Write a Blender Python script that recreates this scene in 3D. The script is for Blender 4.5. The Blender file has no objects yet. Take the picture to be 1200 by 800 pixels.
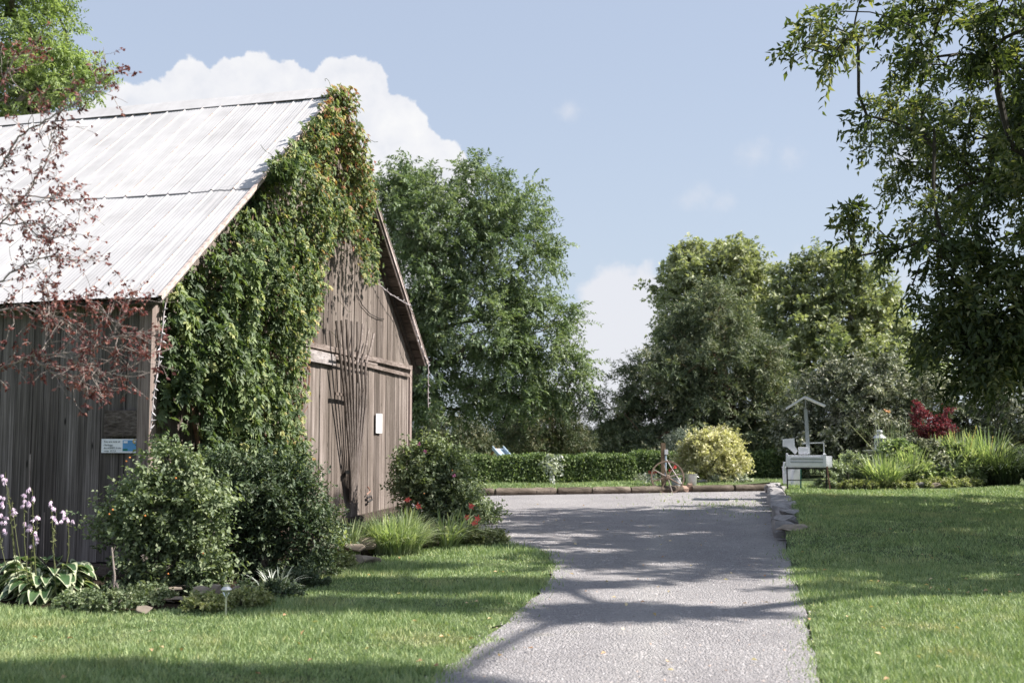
import bpy, bmesh, math
import numpy as np
from mathutils import Vector
rad = math.radians
RNG = np.random.default_rng(7)
sc = bpy.context.scene
COL = sc.collection
F = 1250.0; CAMZ = 1.6; PITCH = math.atan(107.0 / F)

# ------------------------------------------------------------------ helpers
def ray(px, py):
    x = (px - 600) / F; u = -(py - 400) / F
    c, s = math.cos(PITCH), math.sin(PITCH)
    return np.array([x, c - s * u, s + c * u])
def P(px, py, Y):
    d = ray(px, py); return np.array([0, 0, CAMZ]) + d * (Y / d[1])
def G(px, py, z=0.0):
    d = ray(px, py); return np.array([0, 0, CAMZ]) + d * ((z - CAMZ) / d[2])
def nrm(v):
    v = np.asarray(v, float); l = np.linalg.norm(v, axis=-1, keepdims=True); return v / np.maximum(l, 1e-9)
def tag(o, label=None, cat=None, group=None, kind=None):
    if label: o['label'] = label
    if cat: o['category'] = cat
    if group: o['group'] = group
    if kind: o['kind'] = kind
    return o
def empty(name, loc, label, cat, group=None, rz=0):
    o = bpy.data.objects.new(name, None); COL.objects.link(o)
    o.location = [float(a) for a in loc]; o.rotation_euler = (0, 0, rz)
    o.empty_display_size = .2
    return tag(o, label, cat, group)
def link(name, me, parent=None, loc=None):
    """link a mesh given in world coordinates; under a parent it is moved so that it stays in place"""
    o = bpy.data.objects.new(name, me); COL.objects.link(o)
    if parent is not None:
        o.parent = parent
        acc = Vector((0, 0, 0)); q = parent
        while q is not None:
            acc += q.location; q = q.parent
        if loc is None: me.transform(__import__('mathutils').Matrix.Translation(-acc))
        else: o.location = loc
    return o
def mesh_np(name, V, FA, m, parent=None, rnd=None, smooth=False, attrs=None):
    """V (n,3); FA (k,3) or (k,4)"""
    V = np.asarray(V, np.float32); FA = np.asarray(FA, np.int32)
    me = bpy.data.meshes.new(name)
    me.vertices.add(len(V)); me.vertices.foreach_set('co', V.ravel())
    k, s = FA.shape
    me.loops.add(k * s); me.loops.foreach_set('vertex_index', FA.ravel())
    me.polygons.add(k); me.polygons.foreach_set('loop_start', np.arange(0, k * s, s, dtype=np.int32))
    me.polygons.foreach_set('loop_total', np.full(k, s, np.int32))
    if smooth: me.polygons.foreach_set('use_smooth', np.ones(k, bool))
    me.update(calc_edges=True)
    if rnd is not None:
        a = me.attributes.new('rnd', 'FLOAT', 'FACE'); a.data.foreach_set('value', np.asarray(rnd, np.float32))
    if attrs:
        for n, v in attrs.items():
            a = me.attributes.new(n, 'FLOAT', 'FACE'); a.data.foreach_set('value', np.asarray(v, np.float32))
    me.materials.append(m)
    return link(name, me, parent)

class MB:
    """collects simple shapes into one mesh"""
    def __init__(s): s.v = []; s.f = []; s.r = []; s.cur = 0.5
    def add(s, V, FS, r=None):
        b = len(s.v); s.v += [tuple(map(float, p)) for p in V]
        for f in FS: s.f.append(tuple(b + i for i in f)); s.r.append(s.cur if r is None else r)
        return s
    def hexa(s, b4, t4, r=None):
        return s.add(list(b4) + list(t4), [(3, 2, 1, 0), (4, 5, 6, 7), (0, 1, 5, 4), (1, 2, 6, 5), (2, 3, 7, 6), (3, 0, 4, 7)], r)
    def box(s, c, size, ax=None, r=None):
        c = np.asarray(c, float); h = np.asarray(size, float) / 2
        A = np.eye(3) if ax is None else np.asarray(ax, float)
        q = [c + A[0] * sx * h[0] + A[1] * sy * h[1] - A[2] * h[2] for sx, sy in ((-1, -1), (1, -1), (1, 1), (-1, 1))]
        t = [p + A[2] * 2 * h[2] for p in q]
        return s.hexa(q, t, r)
    def bar(s, a, b, w, h, up=(0, 0, 1), r=None):
        a = np.asarray(a, float); b = np.asarray(b, float); d = nrm(b - a); sd = np.cross(d, up)
        if np.linalg.norm(sd) < 1e-3: sd = np.cross(d, (0, 1, 0))
        sd = nrm(sd); u = np.cross(sd, d)
        return s.box((a + b) / 2, (w, np.linalg.norm(b - a), h), (sd, d, u), r)
    def tube(s, pts, rr, n=8, r=None, caps=True):
        pts = np.asarray(pts, float); m = len(pts)
        rr = np.full(m, rr, float) if np.isscalar(rr) else np.asarray(rr, float)
        T = nrm(np.gradient(pts, axis=0)); ref = np.array([0.13, 0.31, 0.94])
        if abs(T[0] @ ref) > .9: ref = np.array([1., .1, 0])
        V = []; a = np.arange(n) * 2 * np.pi / n
        for i in range(m):
            x = nrm(np.cross(T[i], ref)); y = np.cross(T[i], x)
            V += list(pts[i] + rr[i] * (np.outer(np.cos(a), x) + np.outer(np.sin(a), y)))
        FS = [(i * n + j, i * n + (j + 1) % n, (i + 1) * n + (j + 1) % n, (i + 1) * n + j) for i in range(m - 1) for j in range(n)]
        if caps: FS += [tuple(range(n - 1, -1, -1)), tuple((m - 1) * n + j for j in range(n))]
        return s.add(V, FS, r)
    def lathe(s, c, prof, n=20, r=None, ax=None):
        """prof: (radius, height) from bottom to top"""
        A = np.eye(3) if ax is None else np.asarray(ax, float); c = np.asarray(c, float)
        a = np.arange(n) * 2 * np.pi / n; V = []
        for (q, z) in prof: V += [c + A[0] * q * math.cos(t) + A[1] * q * math.sin(t) + A[2] * z for t in a]
        m = len(prof)
        FS = [(i * n + j, i * n + (j + 1) % n, (i + 1) * n + (j + 1) % n, (i + 1) * n + j) for i in range(m - 1) for j in range(n)]
        FS += [tuple(range(n - 1, -1, -1)), tuple((m - 1) * n + j for j in range(n))]
        return s.add(V, FS, r)
    def build(s, name, m, parent=None, smooth=False, bevel=0):
        me = bpy.data.meshes.new(name); me.from_pydata(s.v, [], s.f)
        a = me.attributes.new('rnd', 'FLOAT', 'FACE'); a.data.foreach_set('value', np.asarray(s.r, np.float32))
        if bevel:
            bm = bmesh.new(); bm.from_mesh(me)
            bmesh.ops.bevel(bm, geom=list(bm.edges), offset=bevel, segments=2, affect='EDGES', clamp_overlap=True)
            bm.to_mesh(me); bm.free()
        if smooth:
            me.polygons.foreach_set('use_smooth', np.ones(len(me.polygons), bool))
            try: me.set_sharp_from_angle(angle=rad(40))
            except Exception: pass
        me.materials.append(m); me.update()
        return link(name, me, parent)

# ------------------------------------------------------------------ materials
class NT:
    def __init__(s, name):
        s.m = bpy.data.materials.new(name); s.m.use_nodes = True
        s.t = s.m.node_tree; s.t.nodes.clear(); s.out = s.n('ShaderNodeOutputMaterial')
    def n(s, t, **k):
        x = s.t.nodes.new(t)
        for a, b in k.items(): setattr(x, a, b)
        return x
    def l(s, a, b): s.t.links.new(a, b)
    def attr(s, name='rnd'): return s.n('ShaderNodeAttribute', attribute_name=name).outputs['Fac']
    def pos(s, scale=(1, 1, 1), obj=False):
        tc = s.n('ShaderNodeTexCoord') if obj else s.n('ShaderNodeNewGeometry')
        mp = s.n('ShaderNodeMapping'); mp.inputs['Scale'].default_value = scale
        s.l(tc.outputs['Object' if obj else 'Position'], mp.inputs['Vector']); return mp.outputs['Vector']
    def noise(s, vec, scale, detail=4, rough=.55, dist=0):
        x = s.n('ShaderNodeTexNoise'); x.inputs['Scale'].default_value = scale; x.inputs['Detail'].default_value = detail
        x.inputs['Roughness'].default_value = rough; x.inputs['Distortion'].default_value = dist
        s.l(vec, x.inputs['Vector']); return x.outputs['Fac']
    def ramp(s, fac, stops, interp='LINEAR'):
        x = s.n('ShaderNodeValToRGB'); cr = x.color_ramp; cr.interpolation = interp
        while len(cr.elements) < len(stops): cr.elements.new(.5)
        for e, (p, c) in zip(cr.elements, stops):
            e.position = p; e.color = (*c, 1) if not np.isscalar(c) else (c, c, c, 1)
        s.l(fac, x.inputs['Fac']); return x.outputs['Color']
    def mix(s, fac, a, b, mode='MIX'):
        x = s.n('ShaderNodeMix', data_type='RGBA', blend_type=mode)
        for v, i in ((fac, 0), (a, 6), (b, 7)):
            if hasattr(v, 'links'): s.l(v, x.inputs[i])
            elif i == 0: x.inputs[0].default_value = v
            else: x.inputs[i].default_value = (*v, 1) if not np.isscalar(v) else (v, v, v, 1)
        return x.outputs[2]
    def math(s, op, a, b=0.0, clamp=False):
        x = s.n('ShaderNodeMath', operation=op, use_clamp=clamp)
        for v, i in ((a, 0), (b, 1)):
            if hasattr(v, 'links'): s.l(v, x.inputs[i])
            else: x.inputs[i].default_value = v
        return x.outputs[0]
    def bump(s, h, strength=.5, dist=.01):
        x = s.n('ShaderNodeBump'); x.inputs['Strength'].default_value = strength; x.inputs['Distance'].default_value = dist
        s.l(h, x.inputs['Height']); return x.outputs['Normal']
    def pbr(s, col, rough=.6, normal=None, metal=0, spec=.5):
        x = s.n('ShaderNodeBsdfPrincipled')
        if hasattr(col, 'links'): s.l(col, x.inputs['Base Color'])
        else: x.inputs['Base Color'].default_value = (*col, 1)
        if hasattr(rough, 'links'): s.l(rough, x.inputs['Roughness'])
        else: x.inputs['Roughness'].default_value = rough
        x.inputs['Metallic'].default_value = metal; x.inputs['Specular IOR Level'].default_value = spec
        if normal is not None: s.l(normal, x.inputs['Normal'])
        s.l(x.outputs[0], s.out.inputs['Surface']); return x
    def leafy(s, col, trans=.35, rough=.45, spec=.35, tint=(1.15, 1.25, .55)):
        p = s.pbr(col, rough, spec=spec)
        t = s.n('ShaderNodeBsdfTranslucent'); s.l(s.mix(1.0, col, tint, 'MULTIPLY'), t.inputs['Color'])
        mx = s.n('ShaderNodeMixShader'); mx.inputs[0].default_value = trans
        s.l(p.outputs[0], mx.inputs[1]); s.l(t.outputs[0], mx.inputs[2]); s.l(mx.outputs[0], s.out.inputs['Surface'])

GAIN = 1.5
def leaf_mat(name, stops, trans=.35, rough=.45, spec=.35, tint=(1.15, 1.25, .55)):
    rough = max(rough, .5); spec = min(spec, .3)
    stops = [(p_, tuple((x * .66 + sum(c_) / 3 * .34) * GAIN * k_ * 1.04 + .006 for x, k_ in zip(c_, (1.05, .97, 1.0)))) for p_, c_ in stops]
    a = NT(name); c = a.ramp(a.attr(), stops)
    n = a.noise(a.pos(), 1.3, 2); c = a.mix(1.0, c, a.ramp(n, [(.3, .78), (.7, 1.2)]), 'MULTIPLY')
    a.leafy(c, trans, rough, spec, tint); return a.m
def bark_mat(name, c1, c2, sc_=(14, 14, 3)):
    a = NT(name); n = a.noise(a.pos(sc_), 1.5, 5, .65)
    a.pbr(a.ramp(n, [(.3, c1), (.7, c2)]), .9, a.bump(n, .7, .02)); return a.m
def plain(name, col, rough=.5, metal=0, var=.15, sc_=9, spec=.5, bump=.15):
    a = NT(name); n = a.noise(a.pos(), sc_, 5)
    lo = tuple(x * (1 - var) for x in col); hi = tuple(min(1, x * (1 + var)) for x in col)
    a.pbr(a.ramp(n, [(.3, lo), (.7, hi)]), rough, a.bump(n, bump, .004), metal, spec); return a.m

def wood_mat(name, dark, mid, light, zs=1.3, axis='z', attr=True, grainx=42):
    a = NT(name)
    scl = {'z': (grainx, grainx, zs), 'x': (zs, grainx, grainx), 'u': (grainx, zs, grainx)}[axis]
    v = a.pos(scl)
    comb = a.n('ShaderNodeVectorMath', operation='ADD')
    off = a.n('ShaderNodeVectorMath', operation='SCALE'); off.inputs[0].default_value = (31, 17, 53)
    a.l(a.attr(), off.inputs['Scale']); a.l(v, comb.inputs[0]); a.l(off.outputs[0], comb.inputs[1])
    v = comb.outputs[0]
    n1 = a.noise(v, 1.0, 6, .7, .3); n2 = a.noise(v, .22, 3, .6); big = a.noise(a.pos((.9, .9, .35)), 1.6, 4, .6)
    fine = a.noise(v, 3.5, 4, .7)
    col = a.ramp(n1, [(.30, dark), (.5, mid), (.74, light)])
    col = a.mix(1.0, col, a.ramp(n2, [(.3, (.62, .60, .58)), (.7, (1.25, 1.24, 1.25))]), 'MULTIPLY')
    col = a.mix(1.0, col, a.ramp(big, [(.3, (.72, .70, .68)), (.7, (1.18, 1.18, 1.2))]), 'MULTIPLY')
    col = a.mix(1.0, col, a.ramp(a.attr(), [(0, (.66, .63, .62)), (.35, (.92, .9, .88)), (.7, (1.05, 1.03, 1.03)), (1, (1.3, 1.27, 1.27))]), 'MULTIPLY')
    vo = a.n('ShaderNodeTexVoronoi'); vo.inputs['Scale'].default_value = 1.0
    a.l(a.pos((7, 7, 2.0)), vo.inputs['Vector'])
    col = a.mix(a.ramp(vo.outputs['Distance'], [(.05, 1.0), (.12, 0.0)]), col, tuple(x * .35 for x in dark))
    a.pbr(col, .88, a.bump(a.math('ADD', n1, a.math('MULTIPLY', fine, .4)), .8, .012), spec=.25)
    return a.m

M = {}
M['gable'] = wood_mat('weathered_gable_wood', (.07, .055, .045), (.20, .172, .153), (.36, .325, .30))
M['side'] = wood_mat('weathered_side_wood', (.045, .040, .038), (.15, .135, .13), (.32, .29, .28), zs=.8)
M['wood_h'] = wood_mat('weathered_rail_wood', (.09, .07, .06), (.24, .20, .18), (.40, .36, .34), axis='u')
M['tine'] = wood_mat('tine_wood', (.10, .08, .07), (.22, .19, .175), (.34, .31, .29))
M['plank_light'] = wood_mat('pale_plank_wood', (.17, .155, .15), (.32, .30, .295), (.44, .42, .41), axis='u')
M['dark_wood'] = wood_mat('dark_roof_wood', (.03, .024, .02), (.085, .068, .056), (.15, .125, .105), axis='x')
M['rake'] = wood_mat('rake_board_wood', (.22, .17, .15), (.42, .36, .34), (.60, .54, .52))
M['corner'] = wood_mat('corner_post_wood', (.10, .075, .065), (.25, .205, .185), (.40, .345, .32))
M['black_in'] = plain('barn_interior_shade', (.01, .009, .008), .95)  # near-black colour stands in for the unlit inside of the barn
# metal roof
a = NT('white_metal_roof'); n = a.noise(a.pos((1.2, 1.2, 1.2)), 1.4, 6, .62); n2 = a.noise(a.pos(), 16, 5, .7)
col = a.ramp(n, [(.28, (.40, .385, .39)), (.5, (.47, .455, .46)), (.72, (.53, .515, .52))])
st = a.noise(a.pos((9, .6, .6)), 1.2, 4, .6)
col = a.mix(1.0, col, a.ramp(st, [(.3, .94), (.65, 1.03)]), 'MULTIPLY')
rn = a.math('MULTIPLY', a.attr('rust'), a.ramp(n2, [(.50, 0.0), (.62, 1.0)]))
col = a.mix(rn, col, a.ramp(n2, [(.5, (.33, .16, .09)), (.7, (.50, .33, .25))]))
a.pbr(col, .68, spec=.25); M['roof'] = a.m
M['rust_trim'] = plain('rusty_trim', (.50, .40, .36), .6, var=.45, sc_=14)
M['seam'] = plain('lap_seam_metal', (.36, .34, .36), .7)
# gravel
a = NT('gravel'); p = a.pos()
vo = a.n('ShaderNodeTexVoronoi'); vo.inputs['Scale'].default_value = 60; a.l(p, vo.inputs['Vector'])
n = a.noise(p, 55, 5, .7); big = a.noise(p, .55, 4, .6); sp = a.noise(p, 130, 3, .8)
col = a.ramp(n, [(.28, (.25, .235, .235)), (.5, (.41, .39, .39)), (.7, (.54, .515, .515))])
cellc = a.n('ShaderNodeSeparateColor'); a.l(vo.outputs['Color'], cellc.inputs[0])
col = a.mix(.55, col, a.ramp(cellc.outputs[0], [(0, (.28, .265, .265)), (.6, (.43, .41, .41)), (1, (.60, .575, .575))]))
col = a.mix(1.0, col, a.ramp(big, [(.3, (.84, .83, .85)), (.7, (1.1, 1.09, 1.1))]), 'MULTIPLY')
rx = a.n('ShaderNodeSeparateXYZ'); a.l(p, rx.inputs[0])
wv = a.noise(a.pos((.3, .3, .3)), 1.1, 2)
lx = a.math('SUBTRACT', a.math('SUBTRACT', rx.outputs[0], a.math('MULTIPLY', rx.outputs[1], .155)), a.math('MULTIPLY', wv, .5))
tr = None
for cx_ in (-.55, 1.0):
    t_ = a.math('SUBTRACT', 1.0, a.math('ABSOLUTE', a.math('DIVIDE', a.math('SUBTRACT', lx, cx_), .38)), True); tr = t_ if tr is None else a.math('ADD', tr, t_)
tr = a.math('MULTIPLY', tr, a.ramp(a.noise(p, 2.2, 4, .6), [(.35, .2), (.65, 1.0)]))
col = a.mix(a.math('MULTIPLY', tr, .6), col, (.52, .495, .48))
brown = a.noise(p, .9, 5, .7)
col = a.mix(a.ramp(brown, [(.60, 0.0), (.78, .45)]), col, (.27, .25, .15))
vo2 = a.math('SUBTRACT', 1.0, vo.outputs['Distance'])
a.pbr(col, .95, a.bump(a.math('ADD', vo2, n), 1.0, .03), spec=.2); M['gravel'] = a.m
M['pebble'] = (lambda a: (a.pbr(a.ramp(a.attr(), [(0, (.24, .21, .20)), (.5, (.42, .395, .395)), (.92, (.50, .475, .47)), (1, (.42, .28, .2))]), .9, spec=.25), a.m)[1])(NT('pebble'))
# lawn ground + blades
def lawn_col(a, base=None):
    p = a.pos(); big = a.noise(p, .8, 4, .6); mid = a.noise(p, 3.5, 4, .6)
    col = a.ramp(mid, [(.3, (.215, .295, .125)), (.5, (.30, .385, .19)), (.72, (.42, .49, .28))])
    return a.mix(a.ramp(big, [(.54, 0.0), (.70, .7)]), col, (.44, .44, .24))
a = NT('lawn_ground'); c = a.mix(.7, lawn_col(a), (.03, .045, .015)); n = a.noise(a.pos(), 60, 4, .7)
a.pbr(c, .95, a.bump(n, 1, .03), spec=.1); M['lawn'] = a.m
a = NT('grass_blade'); c = lawn_col(a)
c = a.mix(1.0, c, a.ramp(a.attr(), [(0, (.62, .68, .6)), (.5, (1, 1, 1)), (.9, (1.35, 1.3, 1.3)), (1, (1.9, 1.5, 1.4))]), 'MULTIPLY')
a.leafy(c, .28, .5, .25, (1.1, 1.2, .6)); M['blade'] = a.m
a = NT('field'); n = a.noise(a.pos(), .3, 6, .7)
a.pbr(a.ramp(n, [(.3, (.06, .10, .03)), (.7, (.14, .17, .06))]), .95, spec=.1); M['field'] = a.m
a = NT('soil'); n = a.noise(a.pos(), 22, 6, .75)
a.pbr(a.ramp(n, [(.3, (.018, .013, .009)), (.7, (.075, .055, .038))]), .95, a.bump(n, 1, .05), spec=.1); M['soil'] = a.m
# foliage
g = lambda *c: [(i / (len(c) - 1), x) for i, x in enumerate(c)]
M['locust'] = leaf_mat('locust_leaf', g((.055, .105, .04), (.09, .16, .065), (.14, .215, .095), (.20, .27, .14)), .28)
M['locust_light'] = leaf_mat('bright_locust_leaf', g((.08, .15, .03), (.13, .21, .05), (.20, .29, .08), (.26, .35, .13)), .42)
M['pale'] = leaf_mat('pale_crown_leaf', g((.11, .15, .055), (.19, .24, .10), (.27, .32, .16), (.34, .38, .22)), .28)
M['oak'] = leaf_mat('broad_crown_leaf', g((.09, .135, .045), (.16, .215, .08), (.24, .29, .13), (.32, .36, .19)), .28)
M['pine'] = leaf_mat('pine_needles', g((.03, .055, .024), (.075, .12, .05), (.14, .19, .09), (.26, .28, .15)), .18, .55, .25)
M['brownpine'] = leaf_mat('tinged_conifer_needles', g((.02, .045, .018), (.05, .085, .03), (.10, .13, .05), (.20, .19, .08)), .15)
M['darkpine'] = leaf_mat('dark_conifer_needles', g((.014, .03, .014), (.03, .05, .022), (.05, .075, .035)), .12)
M['silver'] = leaf_mat('silver_shrub_leaf', g((.03, .05, .022), (.08, .11, .05), (.20, .235, .14), (.44, .46, .34)), .16, .4, .5, (1.1, 1.2, .7))
M['fore'] = leaf_mat('front_tree_leaf', g((.016, .034, .010), (.035, .065, .016), (.07, .11, .03), (.20, .22, .08)), .38, .42, .45, (1.5, 1.55, .5))
M['red'] = leaf_mat('red_leaf', g((.055, .014, .014), (.11, .024, .022), (.17, .045, .035), (.24, .10, .06)), .3, tint=(1.4, .8, .6))
M['vine'] = leaf_mat('creeper_leaf', [(0, (.028, .062, .016)), (.35, (.06, .115, .028)), (.62, (.13, .20, .045)), (.78, (.26, .30, .06)), (.88, (.30, .21, .05)), (1, (.26, .055, .025))], .3, .35, .5)
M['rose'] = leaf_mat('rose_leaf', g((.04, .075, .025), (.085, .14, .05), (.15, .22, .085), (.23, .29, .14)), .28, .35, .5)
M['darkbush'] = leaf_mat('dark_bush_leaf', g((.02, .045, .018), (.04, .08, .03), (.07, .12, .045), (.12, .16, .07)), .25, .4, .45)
M['hedge'] = leaf_mat('hedge_leaf', g((.03, .07, .015), (.06, .12, .025), (.11, .19, .04), (.17, .25, .06)), .3, .4, .4)
M['yellow'] = leaf_mat('gold_bush_leaf', g((.20, .22, .07), (.34, .36, .15), (.44, .45, .22), (.52, .52, .30)), .3)
M['silverplant'] = leaf_mat('silver_ground_leaf', g((.18, .24, .18), (.30, .37, .29), (.42, .48, .40)), .2)
M['sedum'] = leaf_mat('sedum_leaf', g((.10, .16, .06), (.20, .28, .14), (.32, .40, .24)), .25)
M['cover'] = leaf_mat('ground_cover_leaf', g((.08, .12, .03), (.18, .23, .06), (.34, .36, .12)), .3)
M['barberry'] = leaf_mat('barberry_leaf', g((.05, .008, .014), (.11, .018, .028), (.17, .035, .045)), .35, tint=(1.5, .6, .6))
M['lily'] = leaf_mat('strap_leaf', g((.08, .14, .045), (.16, .25, .08), (.26, .36, .15), (.40, .46, .24)), .38, .4, .4)
M['lily_dark'] = leaf_mat('dark_strap_leaf', g((.015, .035, .012), (.035, .065, .022), (.07, .11, .04)), .25, .4, .4)
M['bark'] = bark_mat('grey_bark', (.05, .042, .035), (.16, .14, .12))
M['bark_red'] = bark_mat('pine_bark', (.09, .05, .032), (.24, .15, .10))
M['bark_dark'] = bark_mat('dark_bark', (.02, .016, .012), (.06, .05, .04))
M['bark_pale'] = bark_mat('pale_bark', (.17, .13, .115), (.40, .34, .31))
M['stem'] = plain('stem', (.10, .11, .04), .7)
M['vine_stem'] = bark_mat('vine_stem', (.14, .07, .045), (.34, .20, .15))
M['stone'] = plain('stone', (.27, .22, .175), .9, var=.4, sc_=7, bump=.8)
M['stone_grey'] = plain('grey_stone', (.28, .262, .262), .9, var=.4, sc_=6, bump=.8)
M['log'] = wood_mat('landscape_timber', (.045, .037, .03), (.15, .125, .10), (.29, .25, .21), axis='x', grainx=16)
M['post'] = wood_mat('post_wood', (.12, .085, .055), (.32, .24, .16), (.45, .36, .25))
M['white'] = plain('chalky_white_paint', (.82, .82, .86), .55, var=.07)
M['greypaint'] = plain('grey_paint', (.36, .39, .41), .6, var=.15)
M['black'] = plain('dark_steel', (.025, .023, .022), .5, metal=.3)
M['copper'] = plain('rusty_pipe', (.33, .17, .12), .6, var=.3)
M['teal'] = plain('teal_pipe', (.04, .22, .18), .5)
M['rust'] = plain('rusty_iron', (.20, .14, .105), .8, var=.4, sc_=20)
M['zinc'] = plain('galvanised_zinc', (.55, .55, .54), .38, metal=.75, var=.15, sc_=12)
M['steel'] = plain('brushed_steel', (.62, .62, .62), .28, metal=.9, var=.1)
M['terracotta'] = plain('terracotta', (.36, .24, .185), .85, var=.2)
M['plastic_w'] = plain('white_plastic', (.78, .78, .78), .4, var=.04)
M['bulb'] = plain('light_bulb_cap', (.66, .62, .64), .35, var=.1)
M['wire'] = plain('pale_cable', (.55, .47, .48), .6, var=.1)
M['slide'] = plain('pale_blue_slide', (.42, .52, .62), .4, var=.06)
M['orange'] = plain('orange_wood', (.42, .22, .08), .7)
M['lilac'] = leaf_mat('lilac_petal', g((.42, .32, .44), (.54, .45, .57), (.62, .56, .65)), .3, tint=(1, .95, 1))
M['redflower'] = leaf_mat('red_lily_petal', g((.50, .02, .012), (.66, .045, .02), (.75, .16, .04)), .3, tint=(1.2, .5, .4))
M['geranium'] = leaf_mat('geranium_petal', g((.55, .01, .01), (.72, .02, .02)), .25, tint=(1.2, .5, .4))
M['pinkflower'] = leaf_mat('pink_petal', g((.55, .10, .30), (.72, .22, .45)), .3, tint=(1, .7, .9))
M['hip'] = plain('orange_rose_hip', (.60, .22, .06), .4)
M['text'] = plain('sign_ink', (.20, .22, .24), .7)
M['sign_blue'] = plain('sign_blue', (.10, .30, .58), .6)
M['sign_green'] = plain('sign_green', (.01, .16, .11), .6)
M['sign_yellow'] = plain('sign_yellow', (.62, .45, .12), .6)
M['signboard'] = wood_mat('dark_sign_plank', (.035, .028, .025), (.12, .10, .09), (.24, .21, .20), axis='x', zs=4)
a = NT('glass'); x = a.pbr((.9, .95, .95), .05); x.inputs['Transmission Weight'].default_value = .85; M['glass'] = a.m
a = NT('variegated_hosta'); c = a.ramp(a.attr(), g((.035, .075, .03), (.06, .115, .045), (.09, .15, .06)))
c = a.mix(a.attr('edge'), c, (.50, .53, .36)); a.leafy(c, .25, .38, .45); M['hosta'] = a.m

# ------------------------------------------------------------------ vegetation helpers
def rand_dirs(n, rng=RNG): return nrm(rng.normal(size=(n, 3)))
def leaves_geo(p, d, n, L, W, fold=.12):
    d = nrm(d); s = nrm(np.cross(d, n)); n = np.cross(s, d)
    L = np.asarray(L)[:, None] * np.ones((len(p), 1)); W = np.asarray(W)[:, None] * np.ones((len(p), 1))
    a_ = p; b = p + d * L * .42 + s * W * .5 + n * W * fold * 2; c = p + d * L - n * L * .12; e = p + d * L * .42 - s * W * .5 + n * W * fold * 2
    V = np.stack([a_, b, c, e], 1).reshape(-1, 3)
    i = np.arange(len(p))[:, None] * 4
    Fc = np.concatenate([i + [0, 2, 1], i + [0, 3, 2]], 1).reshape(-1, 3)
    return V, Fc
def leaf_mesh(name, p, d, n, L, W, m, parent, rnd=None, rng=RNG):
    V, Fc = leaves_geo(p, d, n, L, W)
    if rnd is None: rnd = rng.random(len(p))
    return mesh_np(name, V, Fc, m, parent, np.repeat(rnd, 2))
def sprays(S, D, L, k, leafL, droop=.25, spread=.9, upn=1.0, rng=RNG, jit=.35):
    """leaves set alternately along twigs S + t*D*L"""
    N = len(S); t = np.linspace(.12, 1, k)[None, :, None]
    L3 = (np.asarray(L) * np.ones(N))[:, None, None]
    pos = S[:, None] + D[:, None] * t * L3 - np.array([0, 0, 1.]) * (droop * L3 * t ** 2)
    rp = nrm(np.cross(D, rand_dirs(N, rng)))
    sgn = np.where(np.arange(k) % 2 == 0, 1, -1)[None, :, None]
    d = D[:, None] * .55 + rp[:, None] * sgn * spread + rng.normal(size=(N, k, 3)) * jit - np.array([0, 0, droop * .6])
    n = np.array([0, 0, upn]) + rng.normal(size=(N, k, 3)) * .45
    lL = leafL * rng.uniform(.65, 1.2, N * k)
    return pos.reshape(-1, 3), nrm(d.reshape(-1, 3)), nrm(n.reshape(-1, 3)), lL
def inside(pt, poly):
    poly = np.asarray(poly, float); x, y = pt[:, 0], pt[:, 1]; c = np.zeros(len(pt), bool)
    j = len(poly) - 1
    for i in range(len(poly)):
        xi, yi = poly[i][:2]; xj, yj = poly[j][:2]
        cr = ((yi > y) != (yj > y)) & (x < (xj - xi) * (y - yi) / (yj - yi + 1e-12) + xi)
        c ^= cr; j = i
    return c
def lobe_points(lobes, n, rng, shell=.55):
    """lobes: (center, radii) ; points spread through the volumes, denser to the outside"""
    vol = np.array([np.prod(r) ** .75 for _, r in lobes]); k = rng.choice(len(lobes), n, p=vol / vol.sum())
    u = rand_dirs(n, rng); q = rng.random(n) ** (shell)
    C = np.array([c for c, _ in lobes])[k]; R = np.array([r for _, r in lobes])[k]
    q = .25 + .75 * q
    return C + u * R * q[:, None], nrm(u * R)
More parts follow.
